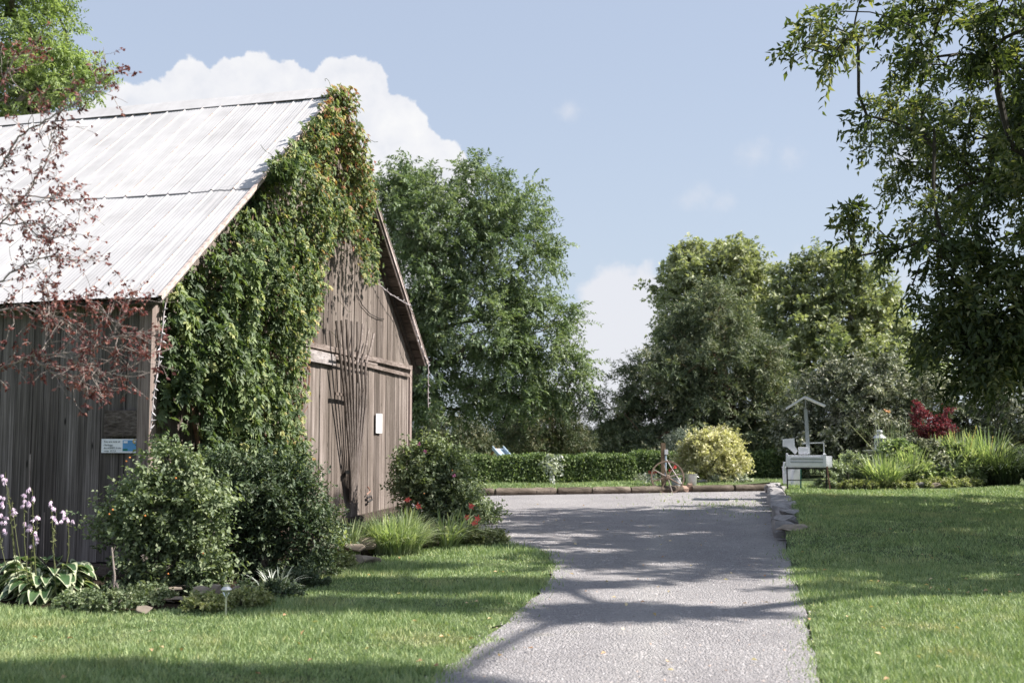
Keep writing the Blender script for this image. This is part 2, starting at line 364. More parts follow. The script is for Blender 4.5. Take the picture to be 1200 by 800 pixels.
def grow(base, top, targets, r0, rng, step=.45, upk=.6, tipr=.012, wob=.05):
    base = np.asarray(base, float); top = np.asarray(top, float)
    m = max(4, int(np.linalg.norm(top - base) / step))
    nodes = [base + (top - base) * t + np.r_[rng.normal(size=2) * wob * (t > 0) * min(1, 3 * t), 0] for t in np.linspace(0, 1, m)]
    par = [-1] + list(range(m - 1)); chains = [list(range(m))]
    ax = base + (top - base) * .7
    order = np.argsort(np.linalg.norm(targets - ax, axis=1))
    arr = np.array(nodes + [np.zeros(3)] * (len(targets) * 14)); cnt = m
    tipdir = np.zeros((len(targets), 3)); skip = max(1, int(m * .3))
    for ti in order:
        t = targets[ti]; A = arr[:cnt]; v = t - A; dist = np.linalg.norm(v, axis=1)
        hz = np.linalg.norm(v[:, :2], axis=1)
        cost = dist + upk * np.maximum(0, hz * .35 - v[:, 2]) ; cost[:skip] += 50
        cost += np.where(dist < .2, .3, 0)
        i = int(np.argmin(cost)); d = dist[i]; k = int(min(13, max(1, math.ceil(d / step))))
        a0 = arr[i]; g0 = a0 - arr[par[i]] if par[i] >= 0 else np.array([0, 0, 1.]); g0 = nrm(g0)
        c1 = a0 + (g0 * .35 + nrm(t - a0) * .65) * d * .5 + np.array([0, 0, .08 * d])
        ch = [i]
        for s_ in range(1, k + 1):
            u = s_ / k; q = (1 - u) ** 2 * a0 + 2 * u * (1 - u) * c1 + u * u * t
            if s_ < k: q = q + rng.normal(size=3) * wob * .6 * min(1, d)
            arr[cnt] = q; par.append(ch[-1]); ch.append(cnt); cnt += 1
        chains.append(ch); tipdir[ti] = nrm(arr[cnt - 1] - arr[par[cnt - 1]])
    w = np.zeros(cnt); has = np.zeros(cnt, bool)
    for i in range(cnt): 
        if par[i] >= 0: has[par[i]] = True
    w[~has] = 1
    for i in range(cnt - 1, 0, -1): w[par[i]] += w[i]
    R = tipr * w ** .5; R = R * (r0 / R[0]) ** (np.log(w + 1e-9) / np.log(w[0])) 
    mb = MB()
    for ci, ch in enumerate(chains):
        rr = R[ch].copy()
        if ci > 0 and len(rr) > 1: rr[0] = min(rr[0], rr[1] * 1.25)
        if ci == 0: rr[0] *= 1.35
        mb.tube(arr[ch], rr, 9 if ci == 0 else (6 if rr[0] > .03 else 4), caps=False)
    return mb, tipdir
def tree(name, label, cat, base, top, lobes, nt, r0, leafm, barkm, ntw=12, k=12, tl=.7, leafL=.13, aspect=.45, seed=1, group=None,
         droop=.25, upb=.2, shell=.55, upn=1.0, step=.45, keep=None, spread=.9, tipr=.012):
    rng = np.random.default_rng(seed); base = np.asarray(base, float)
    e = empty(name, base, label, cat, group)
    T, O = lobe_points(lobes, nt, rng, shell)
    ok = T[:, 2] > base[2] + (.25 if r0 > .05 else .02); T, O = T[ok], O[ok]
    if keep is not None: q = keep(T, rng); T, O = T[q], O[q]
    mb, td = grow(base, top, T, r0, rng, step, tipr=tipr)
    mb.build('trunk', barkm, e, smooth=True)
    S = np.repeat(T, ntw, 0) + rng.normal(size=(len(T) * ntw, 3)) * tl * .22
    D = nrm(np.repeat(td * .7 + O * .5, ntw, 0) + rand_dirs(len(S), rng) * .95 + np.array([0, 0, upb]))
    L = tl * rng.uniform(.5, 1.15, len(S))
    p, d, n, lL = sprays(S, D, L, k, leafL, droop, spread, upn, rng)
    clump = np.repeat(rng.random(len(T)), ntw * k)
    rnd = np.clip(.5 + (rng.random(len(p)) - .5) * .7 + (clump - .5) * .5, 0, 1)
    ok = p[:, 2] > base[2] + .03
    leaf_mesh('crown', p[ok], d[ok], n[ok], lL[ok], lL[ok] * aspect, leafm, e, rnd[ok])
    return e
def plobes(Y, lst, yr=1.0, dy=0, rng=RNG):
    out = []
    for t in lst:
        px, py, rx, ry = t[:4]; YY = Y + (t[4] if len(t) > 4 else 0)
        k = YY / F; out.append((P(px, py, YY), np.array([rx * k, max(rx, ry) * k * yr, ry * k])))
    return out
def ribbons(mb_pts, W, m, name, parent, rnd):
    """mb_pts (n,k,3) centrelines, W (n,) widths"""
    n, k, _ = mb_pts.shape
    T = np.gradient(mb_pts, axis=1); s = nrm(np.cross(T, np.array([0, 0, 1.]) + 1e-3)); s[:] = s[:, :1]
    prof = np.sin(np.linspace(.35, np.pi, k)) ** .6; prof[-1] = .02
    w = W[:, None, None] * .5 * prof[None, :, None]
    V = np.stack([mb_pts - s * w, mb_pts + s * w], 2).reshape(-1, 3)
    i = (np.arange(n)[:, None] * k + np.arange(k - 1)[None]) * 2; i = i.reshape(-1, 1)
    Fc = i + np.array([[0, 1, 3, 2]])
    return mesh_np(name, V, Fc, m, parent, np.repeat(rnd, k - 1), smooth=True)
def clump(name, label, cat, c, n, L, W, spread, m, seed=1, rad_=.1, k=6, droop=.8, group=None, tilt=(0, 0), part='leaves', zsc=1.0):
    rng = np.random.default_rng(seed); c = np.asarray(c, float)
    e = empty(name, c, label, cat, group)
    a_ = rng.uniform(0, 2 * np.pi, n); r_ = rad_ * np.sqrt(rng.random(n)); b = c + np.stack([np.cos(a_) * r_, np.sin(a_) * r_, 0 * r_], 1)
    az = a_ + rng.normal(size=n) * .6; sp = spread * rng.uniform(.1, 1.1, n)
    h = np.stack([np.cos(az) + tilt[0], np.sin(az) + tilt[1], 0 * az], 1)
    LL = L * rng.uniform(.55, 1.1, n); t = np.linspace(0, 1, k)[None, :, None]
    pts = b[:, None] + h[:, None] * (sp * LL)[:, None, None] * (t * .35 + t ** 2 * .75) + np.array([0, 0, 1.]) * (LL[:, None, None]) * (t - t ** 2.4 * (droop * np.minimum(sp, 1))[:, None, None] * .8) * zsc
    pts[..., 2] = np.maximum(pts[..., 2], c[2] + .01)
    ribbons(pts, W * rng.uniform(.6, 1.2, n), m, part, e, rng.random(n)); return e
def bush(name, label, c, lobes, nt, m, seed, leafL=.04, aspect=.65, ntw=9, k=9, tl=.22, cat='bush', bark='bark', group=None, upb=.25, droop=.12, r0=.03, upn=.7, shell=.45):
    c = np.asarray(c, float); ht = max(q[0][2] + q[1][2] for q in lobes) - c[2]
    if ht < .6: r0 = min(r0, .008)
    return tree(name, label, cat, c, c + np.array([0, 0, min(.25, max(.03, ht * .3))]), lobes, nt, r0, m, M[bark], ntw, k, tl, leafL, aspect, seed, group, droop, upb, shell, upn, step=.2, tipr=.003)
def blobl(c, rs): return [(np.asarray(c, float) + np.array(o), np.array(r)) for o, r in rs]
def rock(name, c, size, m, seed, label=None, cat=None, group=None, rz=0, flat=False, parent=None, tilt=0):
    rng = np.random.default_rng(seed); bm = bmesh.new()
    n = 16
    q = rng.uniform(-1, 1, (n, 3)); q = q / np.maximum(np.abs(q).max(1, keepdims=True), .01) * rng.uniform(.75, 1, (n, 1))
    if not flat: q = nrm(q) * .6 + q * .4
    q = q * np.asarray(size) / 2; cs, sn = math.cos(rz), math.sin(rz)
    vs = [bm.verts.new((x * cs - y * sn, x * sn + y * cs, z + tilt * x)) for x, y, z in q]
    r = bmesh.ops.convex_hull(bm, input=vs)
    for v in [v for v in bm.verts if not v.link_faces]: bm.verts.remove(v)
    mn = min(size) * .12
    bmesh.ops.bevel(bm, geom=list(bm.edges), offset=mn, segments=2, affect='EDGES', clamp_overlap=True)
    me = bpy.data.meshes.new(name); bm.to_mesh(me); bm.free(); me.materials.append(m)
    me.polygons.foreach_set('use_smooth', np.ones(len(me.polygons), bool))
    try: me.set_sharp_from_angle(angle=rad(28))
    except Exception: pass
    if parent is not None:
        o = bpy.data.objects.new(name, me); COL.objects.link(o); o.parent = parent; o.location = Vector(c) - parent.location; return o
    o = bpy.data.objects.new(name, me); COL.objects.link(o); o.location = [float(x) for x in c]
    return tag(o, label, cat, group)

# ------------------------------------------------------------------ the ground
WALLA = np.array([4.15, 16.3]); WALLB = np.array([7.05, 28.9])         # low stone wall beside the drive
def sstep(x, a, b): t = np.clip((x - a) / (b - a), 0, 1); return t * t * (3 - 2 * t)
def gz(x, y): return .24 * sstep(np.asarray(y, float), 13.0, 17.5)
right_edge = [G(962, 812)[:2], G(956, 765)[:2], G(944, 712)[:2], G(930, 670)[:2], G(921, 640)[:2], WALLA, WALLB, np.array([7.3, 29.6])]
left_edge = [G(482, 812)[:2], G(535, 775)[:2], G(600, 722)[:2], G(640, 685)[:2], G(652, 662)[:2], G(636, 645)[:2], G(600, 637)[:2], G(574, 632)[:2]]
bed_edge = [G(-120, 712)[:2], G(0, 711)[:2], G(100, 716)[:2], G(170, 715)[:2], G(270, 708)[:2], G(330, 690)[:2], G(385, 668)[:2], G(440, 653)[:2], G(505, 641)[:2], G(574, 632)[:2]]
def flat_sheet(name, poly, z, m, kind='structure', cell=None):
    bm = bmesh.new(); vs = [bm.verts.new((float(p[0]), float(p[1]), z)) for p in poly]; f = bm.faces.new(vs)
    bm.normal_update()
    if f.normal.z < 0: f.normal_flip()
    bmesh.ops.triangulate(bm, faces=list(bm.faces))
    me = bpy.data.meshes.new(name); bm.to_mesh(me); bm.free(); me.materials.append(m)
    o = bpy.data.objects.new(name, me); COL.objects.link(o); o['kind'] = kind; return o
flat_sheet('ground', [(-900, -300), (900, -300), (900, 900), (-900, 900)], -.02, M['field'])
def wig(poly, amp, n, rng):
    poly = np.asarray(poly, float); out = []
    for a_, b in zip(poly[:-1], poly[1:]):
        for t in np.linspace(0, 1, n, endpoint=False): out.append(a_ + (b - a_) * t + (rng.normal(size=2) * amp if t > 0 else 0))
    out.append(poly[-1]); return out
rg = np.random.default_rng(3)
drive = wig(left_edge, .02, 6, rg) + [np.array([-1.9, 17.5]), np.array([-3, 24]), np.array([-6, 28.0]), np.array([-.9, 28.2]), np.array([7.3, 30.2])] + wig(right_edge[::-1], .02, 5, rg) + [np.array([2.2, 2]), np.array([-2.4, 2])]
flat_sheet('driveway', drive, 0.0, M['gravel'])
lawnL = [(-9, -2), (-2.3, -2), (-1.9, 3)] + list(map(tuple, wig(left_edge, .06, 7, rg))) + [tuple(p) for p in bed_edge[::-1]] + [(-9, 9.4)]
flat_sheet('front_lawn', lawnL, -.006, M['lawn'])
bed = [tuple(p) for p in bed_edge] + [(-1.7, 20), (-2.4, 24.5), (-3.5, 24.5), (-6.5, 14), (-14, 15)]
flat_sheet('flower_bed_soil', bed, .004, M['soil'])
# right lawn : height follows gz, its edge along the wall
ys = np.concatenate([np.arange(-2, 13, 1.0), np.arange(13, 17.6, .35), np.arange(18, 36, 1.0), [45, 60]])
re = np.array(right_edge)
def rx_at(y):
    if y < re[0][1]: return re[0][0] + (re[0][1] - y) * -.0
    return float(np.interp(y, re[:, 1], re[:, 0]))
V = []; xs = np.concatenate([[0], np.linspace(.2, 6, 14), [9, 14, 24, 40]])
for y in ys:
    x0 = rx_at(y) if y <= 29.6 else 7.3 - 0
    if 16.2 < y < 29: x0 += .26
    for x in xs: V.append((x0 + x, y, float(gz(0, y))))
nx = len(xs); Fc = [(i * nx + j, i * nx + j + 1, (i + 1) * nx + j + 1, (i + 1) * nx + j) for i in range(len(ys) - 1) for j in range(nx - 1)]
tag(mesh_np('side_lawn', V, Fc, M['lawn'], smooth=True), kind='structure')
# grass strip behind the timbers
TL = [G(567, 580), G(650, 578), G(735, 576), G(800, 573), G(905, 570)]
TLx = np.array([-12, TL[0][0], TL[1][0], TL[2][0], TL[3][0], 7.35]); TLy = np.array([27.3, 27.6, 28.1, 28.6, 29.2, 29.9])
V = []
gy = [0, .6, 1.5, 3, 6, 12, 25]
for x, y in zip(TLx, TLy):
    for j, dy in enumerate(gy): V.append((x, y + dy + .05, .10 + min(dy, 1.0) * .1 if x < 7 else .24))
Fc = [(i * 7 + j, (i + 1) * 7 + j, (i + 1) * 7 + j + 1, i * 7 + j + 1) for i in range(len(TLx) - 1) for j in range(6)]
Fc = [f[::-1] if True else f for f in Fc]
tag(mesh_np('far_lawn', V, [f[::-1] for f in Fc], M['lawn']), kind='structure')
def fz(x, y):
    yl = np.interp(x, TLx, TLy); return .10 + np.clip(y - yl, 0, 1) * .1
# grass blades, one object of uncountable stuff
rg = np.random.default_rng(11)
BX, BY, BS = [], [], []
def scatter(x0, x1, y0, y1, dens, hs):
    n = int((x1 - x0) * (y1 - y0) * dens); BX.append(rg.uniform(x0, x1, n)); BY.append(rg.uniform(y0, y1, n)); BS.append(np.full(n, hs))
for (y0, y1, dn, hs) in ((6.2, 8, 5200, 1.0), (8, 10, 4200, 1.1), (10, 13, 2700, 1.25), (13, 18, 1500, 1.5), (18, 24, 800, 2.0), (24, 30.5, 520, 2.6)):
    w = y1 * .5 + .3
    scatter(-w, 1.2, y0, y1, dn, hs) if y0 < 18 else None
    scatter(1.7, w, y0, y1, dn, hs)
scatter(-2, 16, 27.4, 31.5, 480, 2.6)
bx, by, bs = map(np.concatenate, (BX, BY, BS)); pt = np.stack([bx, by], 1)
lawnR = [tuple(p) for p in wig(right_edge[:5], .055, 8, rg)] + [(WALLA[0] + .22, WALLA[1]), (WALLB[0] + .22, WALLB[1])] + [(7.3, 31), (30, 31), (30, -2), (2.2, -2)]
gpy = lambda px, Y: P(px, 560, Y)[:2]
# slightly ragged edges
jit = pt + rg.normal(size=pt.shape) * .035
gbedR = [gpy(975, 25.6), gpy(1060, 25.5), gpy(1130, 25.9), gpy(1160, 26.8), gpy(1240, 27.5), (20, 40), (8.2, 40)]
inL = inside(jit, lawnL); inR = inside(jit, lawnR) & ~inside(jit, gbedR)
yl = np.interp(bx, TLx, TLy); inF = (by > yl + .05) & (bx < 7.2)
ok = inL | inR | inF
ed = inside(pt, drive) & ~ok & (rg.random(len(bx)) < .30)
pj = pt + rg.normal(size=pt.shape) * .12
ed &= (inside(pj, lawnL) | (inside(pj, lawnR)))
pt_c = G(880, 600)[:2]; cl_ = np.exp(-(((pt[:, 0] - pt_c[0]) / 1.3) ** 2 + ((pt[:, 1] - pt_c[1] - 2) / 2.6) ** 2)) * (.5 + .5 * np.sin(pt[:, 0] * 3) * np.sin(pt[:, 1] * 2.2))
ed |= inside(pt, drive) & (rg.random(len(bx)) < .22 * cl_)
ok |= ed
dr2 = np.stack([bx, by], 1)
bx, by, bs, inRk, inFk = bx[ok], by[ok], bs[ok], inR[ok], inF[ok]
z0 = np.where(inRk, gz(bx, by), np.where(inFk, fz(bx, by), -.005)); n = len(bx)
h = .036 * bs ** .35 * rg.uniform(.45, 1.35, n) * np.where(rg.random(n) < .02, 1.7, 1) * (1 + .38 * np.sin(bx * 2.1 + np.cos(by * 1.7) * 2)); w = .0045 * bs * rg.uniform(.7, 1.3, n)
az = rg.uniform(0, 2 * np.pi, n); ln = h * rg.uniform(.1, 1.0, n)
b0 = np.stack([bx, by, z0], 1); sd = np.stack([np.cos(az), np.sin(az) * .6, 0 * az], 1); a2 = rg.uniform(0, 2 * np.pi, n)
tip = b0 + np.stack([np.cos(a2) * ln, np.sin(a2) * ln, h], 1)
V = np.stack([b0 - sd * w[:, None], b0 + sd * w[:, None], tip], 1).reshape(-1, 3)
tag(mesh_np('grass', V, np.arange(3 * n).reshape(-1, 3), M['blade'], rnd=rg.random(n)), 'short mown green grass covering both lawns', 'grass', kind='stuff')
# loose gravel
N = 42000; yy = 6.3 + (rg.random(N) ** 1.6) * 16; xx = rg.uniform(-.5, .5, N) * yy * .98
pt = np.stack([xx, yy], 1); okp = inside(pt + rg.normal(size=pt.shape) * .05, drive); xx, yy = xx[okp], yy[okp]; N = len(xx)
r = (.0035 + .009 * rg.random(N) ** 4) * (yy / 7) ** .45
o8 = np.array([[1, 0, 0], [0, 1, 0], [-1, 0, 0], [0, -1, 0], [0, 0, 1]], float)
q = o8[None] * r[:, None, None] * rg.uniform(.55, 1.25, (N, 5, 3)) + rg.normal(size=(N, 5, 3)) * r[:, None, None] * .12; q[..., 2] *= .75
V = (q + np.stack([xx, yy, 0 * xx], 1)[:, None]).reshape(-1, 3); i = np.arange(N)[:, None] * 5
Fc = np.concatenate([i + [0, 1, 4], i + [1, 2, 4], i + [2, 3, 4], i + [3, 0, 4]], 1).reshape(-1, 3)
tag(mesh_np('gravel_stones', V, Fc, M['pebble'], rnd=np.repeat(rg.random(N), 4)), 'loose grey gravel strewn over the driveway', 'gravel', kind='stuff')
# fallen leaves on the lawn/drive
n = 260; yy = rg.uniform(6.6, 24, n); xx = rg.uniform(-.5, .5, n) * yy * .95
z_ = np.where(inside(np.stack([xx, yy], 1), lawnR), gz(xx, yy), 0) + .03
okl = ~inside(np.stack([xx, yy], 1), [(-3, 10.5), (-1, 16), (-2, 30), (-9, 30), (-12, 10)])
p = np.stack([xx, yy, z_], 1)[okl]; n = len(p)
d = rand_dirs(n, rg); d[:, 2] *= .2
tag(leaf_mesh('fallen_leaves', p, d, np.array([[0, 0, 1.]]) + rg.normal(size=(n, 3)) * .3, np.full(n, .05), np.full(n, .035),
    leaf_mat('dry_leaf', g((.35, .16, .05), (.50, .34, .12), (.55, .48, .22)), .2), None), 'dry fallen leaves dotted over lawn and gravel', 'leaves', kind='stuff')

# ------------------------------------------------------------------ the barn
ZE = 3.1
def atz(px, py, z): d = ray(px, py); return np.array([0, 0, CAMZ]) + d * ((z - CAMZ) / d[2])
E1 = atz(188, 348, ZE); E2 = atz(501, 425, ZE)
d1 = nrm(E2 - E1); u = np.array([-math.cos(rad(15)), math.sin(rad(15)), 0])   # u: along the ridge, away from the gable
mid = (E1 + E2) / 2; dd = ray(393, 104); tR = (mid[1]) / dd[1]; RZ = CAMZ + dd[2] * tR; R = np.array([mid[0], mid[1], RZ])
span = np.linalg.norm(E2 - E1); OH = .32; EO = .3; BL = 13.0
gn = np.array([d1[1], -d1[0], 0.0])                                      # outward normal of the gable wall
W1 = E1 + d1 * EO + u * OH / max(.2, -(u @ gn)); W1[2] = 0
W2 = E2 - d1 * EO + u * OH / max(.2, -(u @ gn)); W2[2] = 0
glen = np.linalg.norm(W2 - W1)
def roof_z(s):   # s distance from W1 along the gable
    h = (RZ - ZE) / (span / 2); s_ = s + EO; return ZE + h * min(s_, span - s_) - .09
def WP(px, py, off=0.0):
    d = ray(px, py); o = np.array([0, 0, CAMZ]); q = W1 + gn * off; t = ((q - o) @ gn) / (d @ gn); return o + d * t
def wsz(px, py): q = WP(px, py); return (q - W1) @ d1, q[2]
barn = empty('barn', (W1 + W2) / 2 + u * 4, 'weathered grey board barn with white metal roof and creeper on its gable', 'barn')
rg = np.random.default_rng(21)
up = np.array([0, 0, 1.])
def boards(A, dr, nrml, length, zb, ztop, wmin, wmax, mb, th=.022, gap=.006, rag=.02):
    s = 0
    while s < length:
        w = rg.uniform(wmin, wmax); s1 = min(length, s + w)
        if s1 - s > .03:
            o0 = rg.uniform(0, .014); b0 = zb + rg.uniform(0, rag); g_ = gap * rg.uniform(.4, 2.0)
            a_ = A + dr * (s + g_ / 2); b = A + dr * (s1 - g_ / 2)
            ta, tb = ztop(s + g_ / 2), ztop(s1 - g_ / 2); tw = rg.normal() * .003
            ni, no = nrml * (o0 - th), nrml * o0
            if min(ta, tb) > b0 + .05:
                zc = lambda p, z: np.array([p[0], p[1], z])
                mb.hexa([zc(a_ + no, b0), zc(b + no + nrml * tw, b0), zc(b + ni, b0), zc(a_ + ni, b0)],
                        [zc(a_ + no, ta), zc(b + no, tb), zc(b + ni, tb), zc(a_ + ni, ta)], r=rg.random())
        s = s1
RAILZ = WP(420, 416)[2]
mb = MB()
boards(W1, d1, gn, glen, .10, lambda s: min(roof_z(s), RAILZ), .10, .22, mb)
boards(W1 + gn * .022, d1, gn, glen, RAILZ - .02, lambda s: roof_z(s), .11, .24, mb, rag=.05)
mb.build('gable_wall', M['gable'], barn)
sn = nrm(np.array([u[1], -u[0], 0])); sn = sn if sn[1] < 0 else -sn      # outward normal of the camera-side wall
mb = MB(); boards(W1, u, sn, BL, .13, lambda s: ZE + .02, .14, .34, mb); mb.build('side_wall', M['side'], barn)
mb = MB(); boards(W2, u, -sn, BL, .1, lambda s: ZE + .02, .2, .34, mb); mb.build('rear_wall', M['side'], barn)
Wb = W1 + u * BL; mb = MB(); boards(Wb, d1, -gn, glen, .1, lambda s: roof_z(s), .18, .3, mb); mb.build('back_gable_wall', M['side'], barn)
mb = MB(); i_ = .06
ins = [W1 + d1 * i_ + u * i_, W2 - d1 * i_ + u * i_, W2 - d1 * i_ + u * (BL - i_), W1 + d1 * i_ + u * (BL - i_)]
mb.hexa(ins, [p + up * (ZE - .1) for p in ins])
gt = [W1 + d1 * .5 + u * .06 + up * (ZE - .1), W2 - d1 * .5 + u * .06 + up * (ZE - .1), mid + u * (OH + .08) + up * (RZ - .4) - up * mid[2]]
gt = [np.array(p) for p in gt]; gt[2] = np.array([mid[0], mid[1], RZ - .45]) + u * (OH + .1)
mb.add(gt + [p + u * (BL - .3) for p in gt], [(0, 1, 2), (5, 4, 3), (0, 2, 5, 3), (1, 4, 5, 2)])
mb.build('interior_shade_fill', M['black_in'], barn)  # solid fill painted dark as the interior shade behind the board gaps
mb = MB()
for A, dr, ln in ((W1 - u * 0.0, u, BL), (W1, d1, glen)):
    mb.bar(A + dr * .02 + up * .06 , A + dr * ln + up * .06, .16, .13)
mb.build('sill_beam', M['dark_wood'], barn)
# corner posts and trims
mb = MB(); mb.bar(W1 + gn * .025 + sn * .02 + up * .05, W1 + gn * .025 + sn * .02 + up * (ZE - .05), .15, .15, up=gn, r=.8); mb.build('corner_post', M['corner'], barn)
mb = MB(); mb.bar(W2 + gn * .03 - d1 * .05 + up * .1, W2 + gn * .03 - d1 * .05 + up * (RAILZ - .03), .045, .14, up=d1, r=.95); mb.build('corner_post', M['corner'], barn)
mb = MB(); mb.bar(WP(340, 398, .065), WP(482, 431, .065), .05, .09, r=.6); mb.bar(WP(352, 408, .055) , WP(480, 440, .055), .025, .07, r=.4); mb.build('track_rail', M['wood_h'], barn)
mb = MB()
a_, b = WP(346, 413, .075), WP(393, 422, .075); mb.bar(a_, b, .03, .19, r=.8); mb.build('pale_plank', M['plank_light'], barn, bevel=.004)
for px, py in ((362, 415), (380, 418)): mb = MB(); mb.tube([WP(px, py, .09), WP(px, py, .10)], .006); mb.build('bolt', M['black'], barn)
# roof
def slope(eave, sgn, name):
    """corrugated sheets from eave to ridge, two courses with a lap"""
    pitchv = R - eave; ln = np.linalg.norm(pitchv); pv = pitchv / ln; nv = np.cross(u, pv); nv = nv if nv[2] > 0 else -nv
    step = .0125; s = np.arange(0, BL + .6, step)
    m_ = (s + .02) % .335; rib = np.clip(1 - np.abs(m_ - .0275) / .022, 0, 1); prof = .0016 * np.cos(2 * np.pi * s / .055) + .018 * np.minimum(1, rib * 1.6)
    V = []; Fc = []; ru = []
    rows = [(0.0, .44, .0), (.43, .94, .012)]
    for r0_, r1_, lift in rows:
        tt = np.linspace(r0_, r1_, 9); b = len(V)
        for t in tt:
            sag = -.03 * math.sin(math.pi * t) 
            base = eave + pv * ln * t + nv * (lift + sag)
            w_ = .012 * np.sin(s * 1.9 + t * 4) * (s > .5)
            V += list(base + u * s[:, None] + nv * (prof + w_)[:, None])
        n_ = len(s)
        for i in range(len(tt) - 1):
            for j in range(n_ - 1): Fc.append((b + i * n_ + j, b + i * n_ + j + 1, b + (i + 1) * n_ + j + 1, b + (i + 1) * n_ + j))
        rr_ = np.clip((rib[:-1] > .05) * .8 + (s[:-1] < .06) * 1.0, 0, 1); ru += list(np.tile(rr_, len(tt) - 1))
    if sgn > 0: Fc = [f[::-1] for f in Fc]
    o = mesh_np(name, V, Fc, M['roof'], barn, attrs={'rust': np.array(ru)})
    # seam line, deck below, rake and eave boards
    mb = MB(); mb.bar(eave + pv * ln * .429 + nv * (.004 - .03) + u * .02, eave + pv * ln * .429 + nv * (.004 - .03) + u * (BL + .5), .016, .012, up=nv); mb.build('lap_strip', M['seam'], barn)
    mb = MB()
    for k in range(26):
        t0, t1 = k / 26, (k + 1) / 26 - .003
        c = eave + pv * ln * (t0 + t1) / 2 - nv * (.075 + .004 * (k % 2)) ; mb.box(c + u * (BL / 2 + .3), (BL + .52, ln * (t1 - t0), .022), (u, pv, nv), r=rg.random())
    mb.build('roof_deck', M['dark_wood'], barn)
    mb = MB(); mb.bar(eave - nv * .05 + u * .03, R - nv * .05 + u * .03, .022, .085 if sgn < 0 else .05, up=nv, r=.5); mb.build('rake_board', M['rake'] if sgn < 0 else M['side'], barn)
    mb = MB(); mb.bar(eave + nv * .016 + u * 0, R + nv * .016 + u * 0, .05, .012, up=nv); mb.bar(eave - nv * .012 - u * .012, R - nv * .012 - u * .012, .006, .085 if sgn < 0 else .04, up=nv); mb.build('rake_trim', M['rust_trim' if sgn > 0 else 'rake'], barn)
    for k in range(9):
        q = eave + u * (.25 + k * 1.55) - nv * .14; mbr = MB(); mbr.bar(q + pv * .02, q + pv * (ln - .1), .05, .1, up=nv, r=rg.random()); mbr.build('rafter', M['dark_wood'], barn)
    return pv, nv, ln
pvL, nvL, lnL = slope(E1, 1, 'roof_sheet')
pvR, nvR, lnR = slope(E2, -1, 'roof_sheet')
mb = MB()
for pv, nv, ln, e in ((pvL, nvL, lnL, E1), (pvR, nvR, lnR, E2)):
    q0 = e + pv * ln * .935 + nv * .026; q1 = R + nv * .036 + (up * .0)
    mb.hexa([q0 - u * .01, q1 - u * .01, q1 - u * .01 - nv * .004, q0 - u * .01 - nv * .004][:4], [q0 + u * (BL + .6), q1 + u * (BL + .6), q1 + u * (BL + .6) - nv * .004, q0 + u * (BL + .6) - nv * .004])
o = mb.build('ridge_cap', M['roof'], barn)
mb = MB(); q = E1 + pvL * lnL * .934 + nvL * .03; mb.bar(q, q + u * (BL + .5), .014, .008, up=nvL); mb.build('ridge_flashing_edge', M['seam'], barn)

# wooden tines on the gable
fan = empty('hay_rake_tines', WP(414, 592, .1), 'tall fan of weathered wooden tines fixed upright on the gable wall', 'wall ornament')
for k, (tx, ty) in enumerate(((394, 376), (400, 375), (406, 374), (412, 376), (419, 377), (425, 380), (432, 386), (438, 391))):
    off = .22; b = WP(411 + k * .8, 588 - k, .09); t = WP(tx, ty, off); m1 = WP(404 + k * 3.6, 462 + k, off)
    ptz = [b, b * .7 + m1 * .3 + gn * .03, m1, m1 * .45 + t * .55, t]
    if k >= 5:
        m2 = WP(418 + (k - 5) * 5, 428, off + .04); ptz = [b, m1, m2, m2 * .5 + t * .5 + gn * .02, t]
    m_ = MB(); pts = np.array(ptz); nn = 14; tt = np.linspace(0, len(pts) - 1, nn); q = np.stack([np.interp(tt, range(len(pts)), pts[:, j]) for j in range(3)], 1)
    m_.tube(q, np.linspace(.029, .024, nn), 6, r=.2 + .09 * k); m_.build('tine', M['tine'], fan)
mb = MB(); mb.bar(WP(393, 461, .13), WP(424, 466, .13), .03, .05, r=.3); mb.build('cross_bar', M['wood_h'], fan)
mb = MB(); mb.bar(WP(392, 416, .19), WP(442, 427, .19), .02, .03, r=.6); mb.build('cross_bar', M['wood_h'], fan)
mb = MB(); mb.tube([WP(407, 553, .03), WP(407, 553, .13)], .035, 10); mb.build('pivot_bolt', M['black'], fan)
# white plaque, iron latch
q = [WP(440.5, 484, .05), WP(447.5, 485, .05), WP(447.5, 508, .05), WP(440.5, 507, .05)]
th = MB(); c = sum(q) / 4; th.box(c, (np.linalg.norm(q[1] - q[0]), .02, abs(q[0][2] - q[3][2])), (d1, gn, up)); tag(th.build('wall_plaque', M['plastic_w'], None, bevel=.004), 'narrow white rectangular plaque on the gable wall right of the tines', 'plaque')
lt = empty('door_latch', WP(432, 578, .04), 'small rusty iron latch low on the gable boards', 'latch')
mb = MB(); mb.tube([WP(431, 570, .05), WP(434, 575, .09), WP(430, 579, .06)], .012, 6); mb.build('hook', M['copper'], lt, smooth=True)
mb = MB(); mb.tube([WP(430, 583, .05), WP(435, 581, .08), WP(436, 585, .09), WP(431, 588, .06)], .018, 6); mb.build('catch', M['black'], lt, smooth=True)
# sagging cable on the gable
cb = [WP(418, 345, .05), WP(425, 358, .06), WP(434, 368, .06), WP(444, 373, .06), WP(450, 374, .05)]
mb = MB(); mb.tube(cb, .008, 5); tag(mb.build('cable', M['black']), 'thin dark cable sagging across the upper gable boards', 'cable')
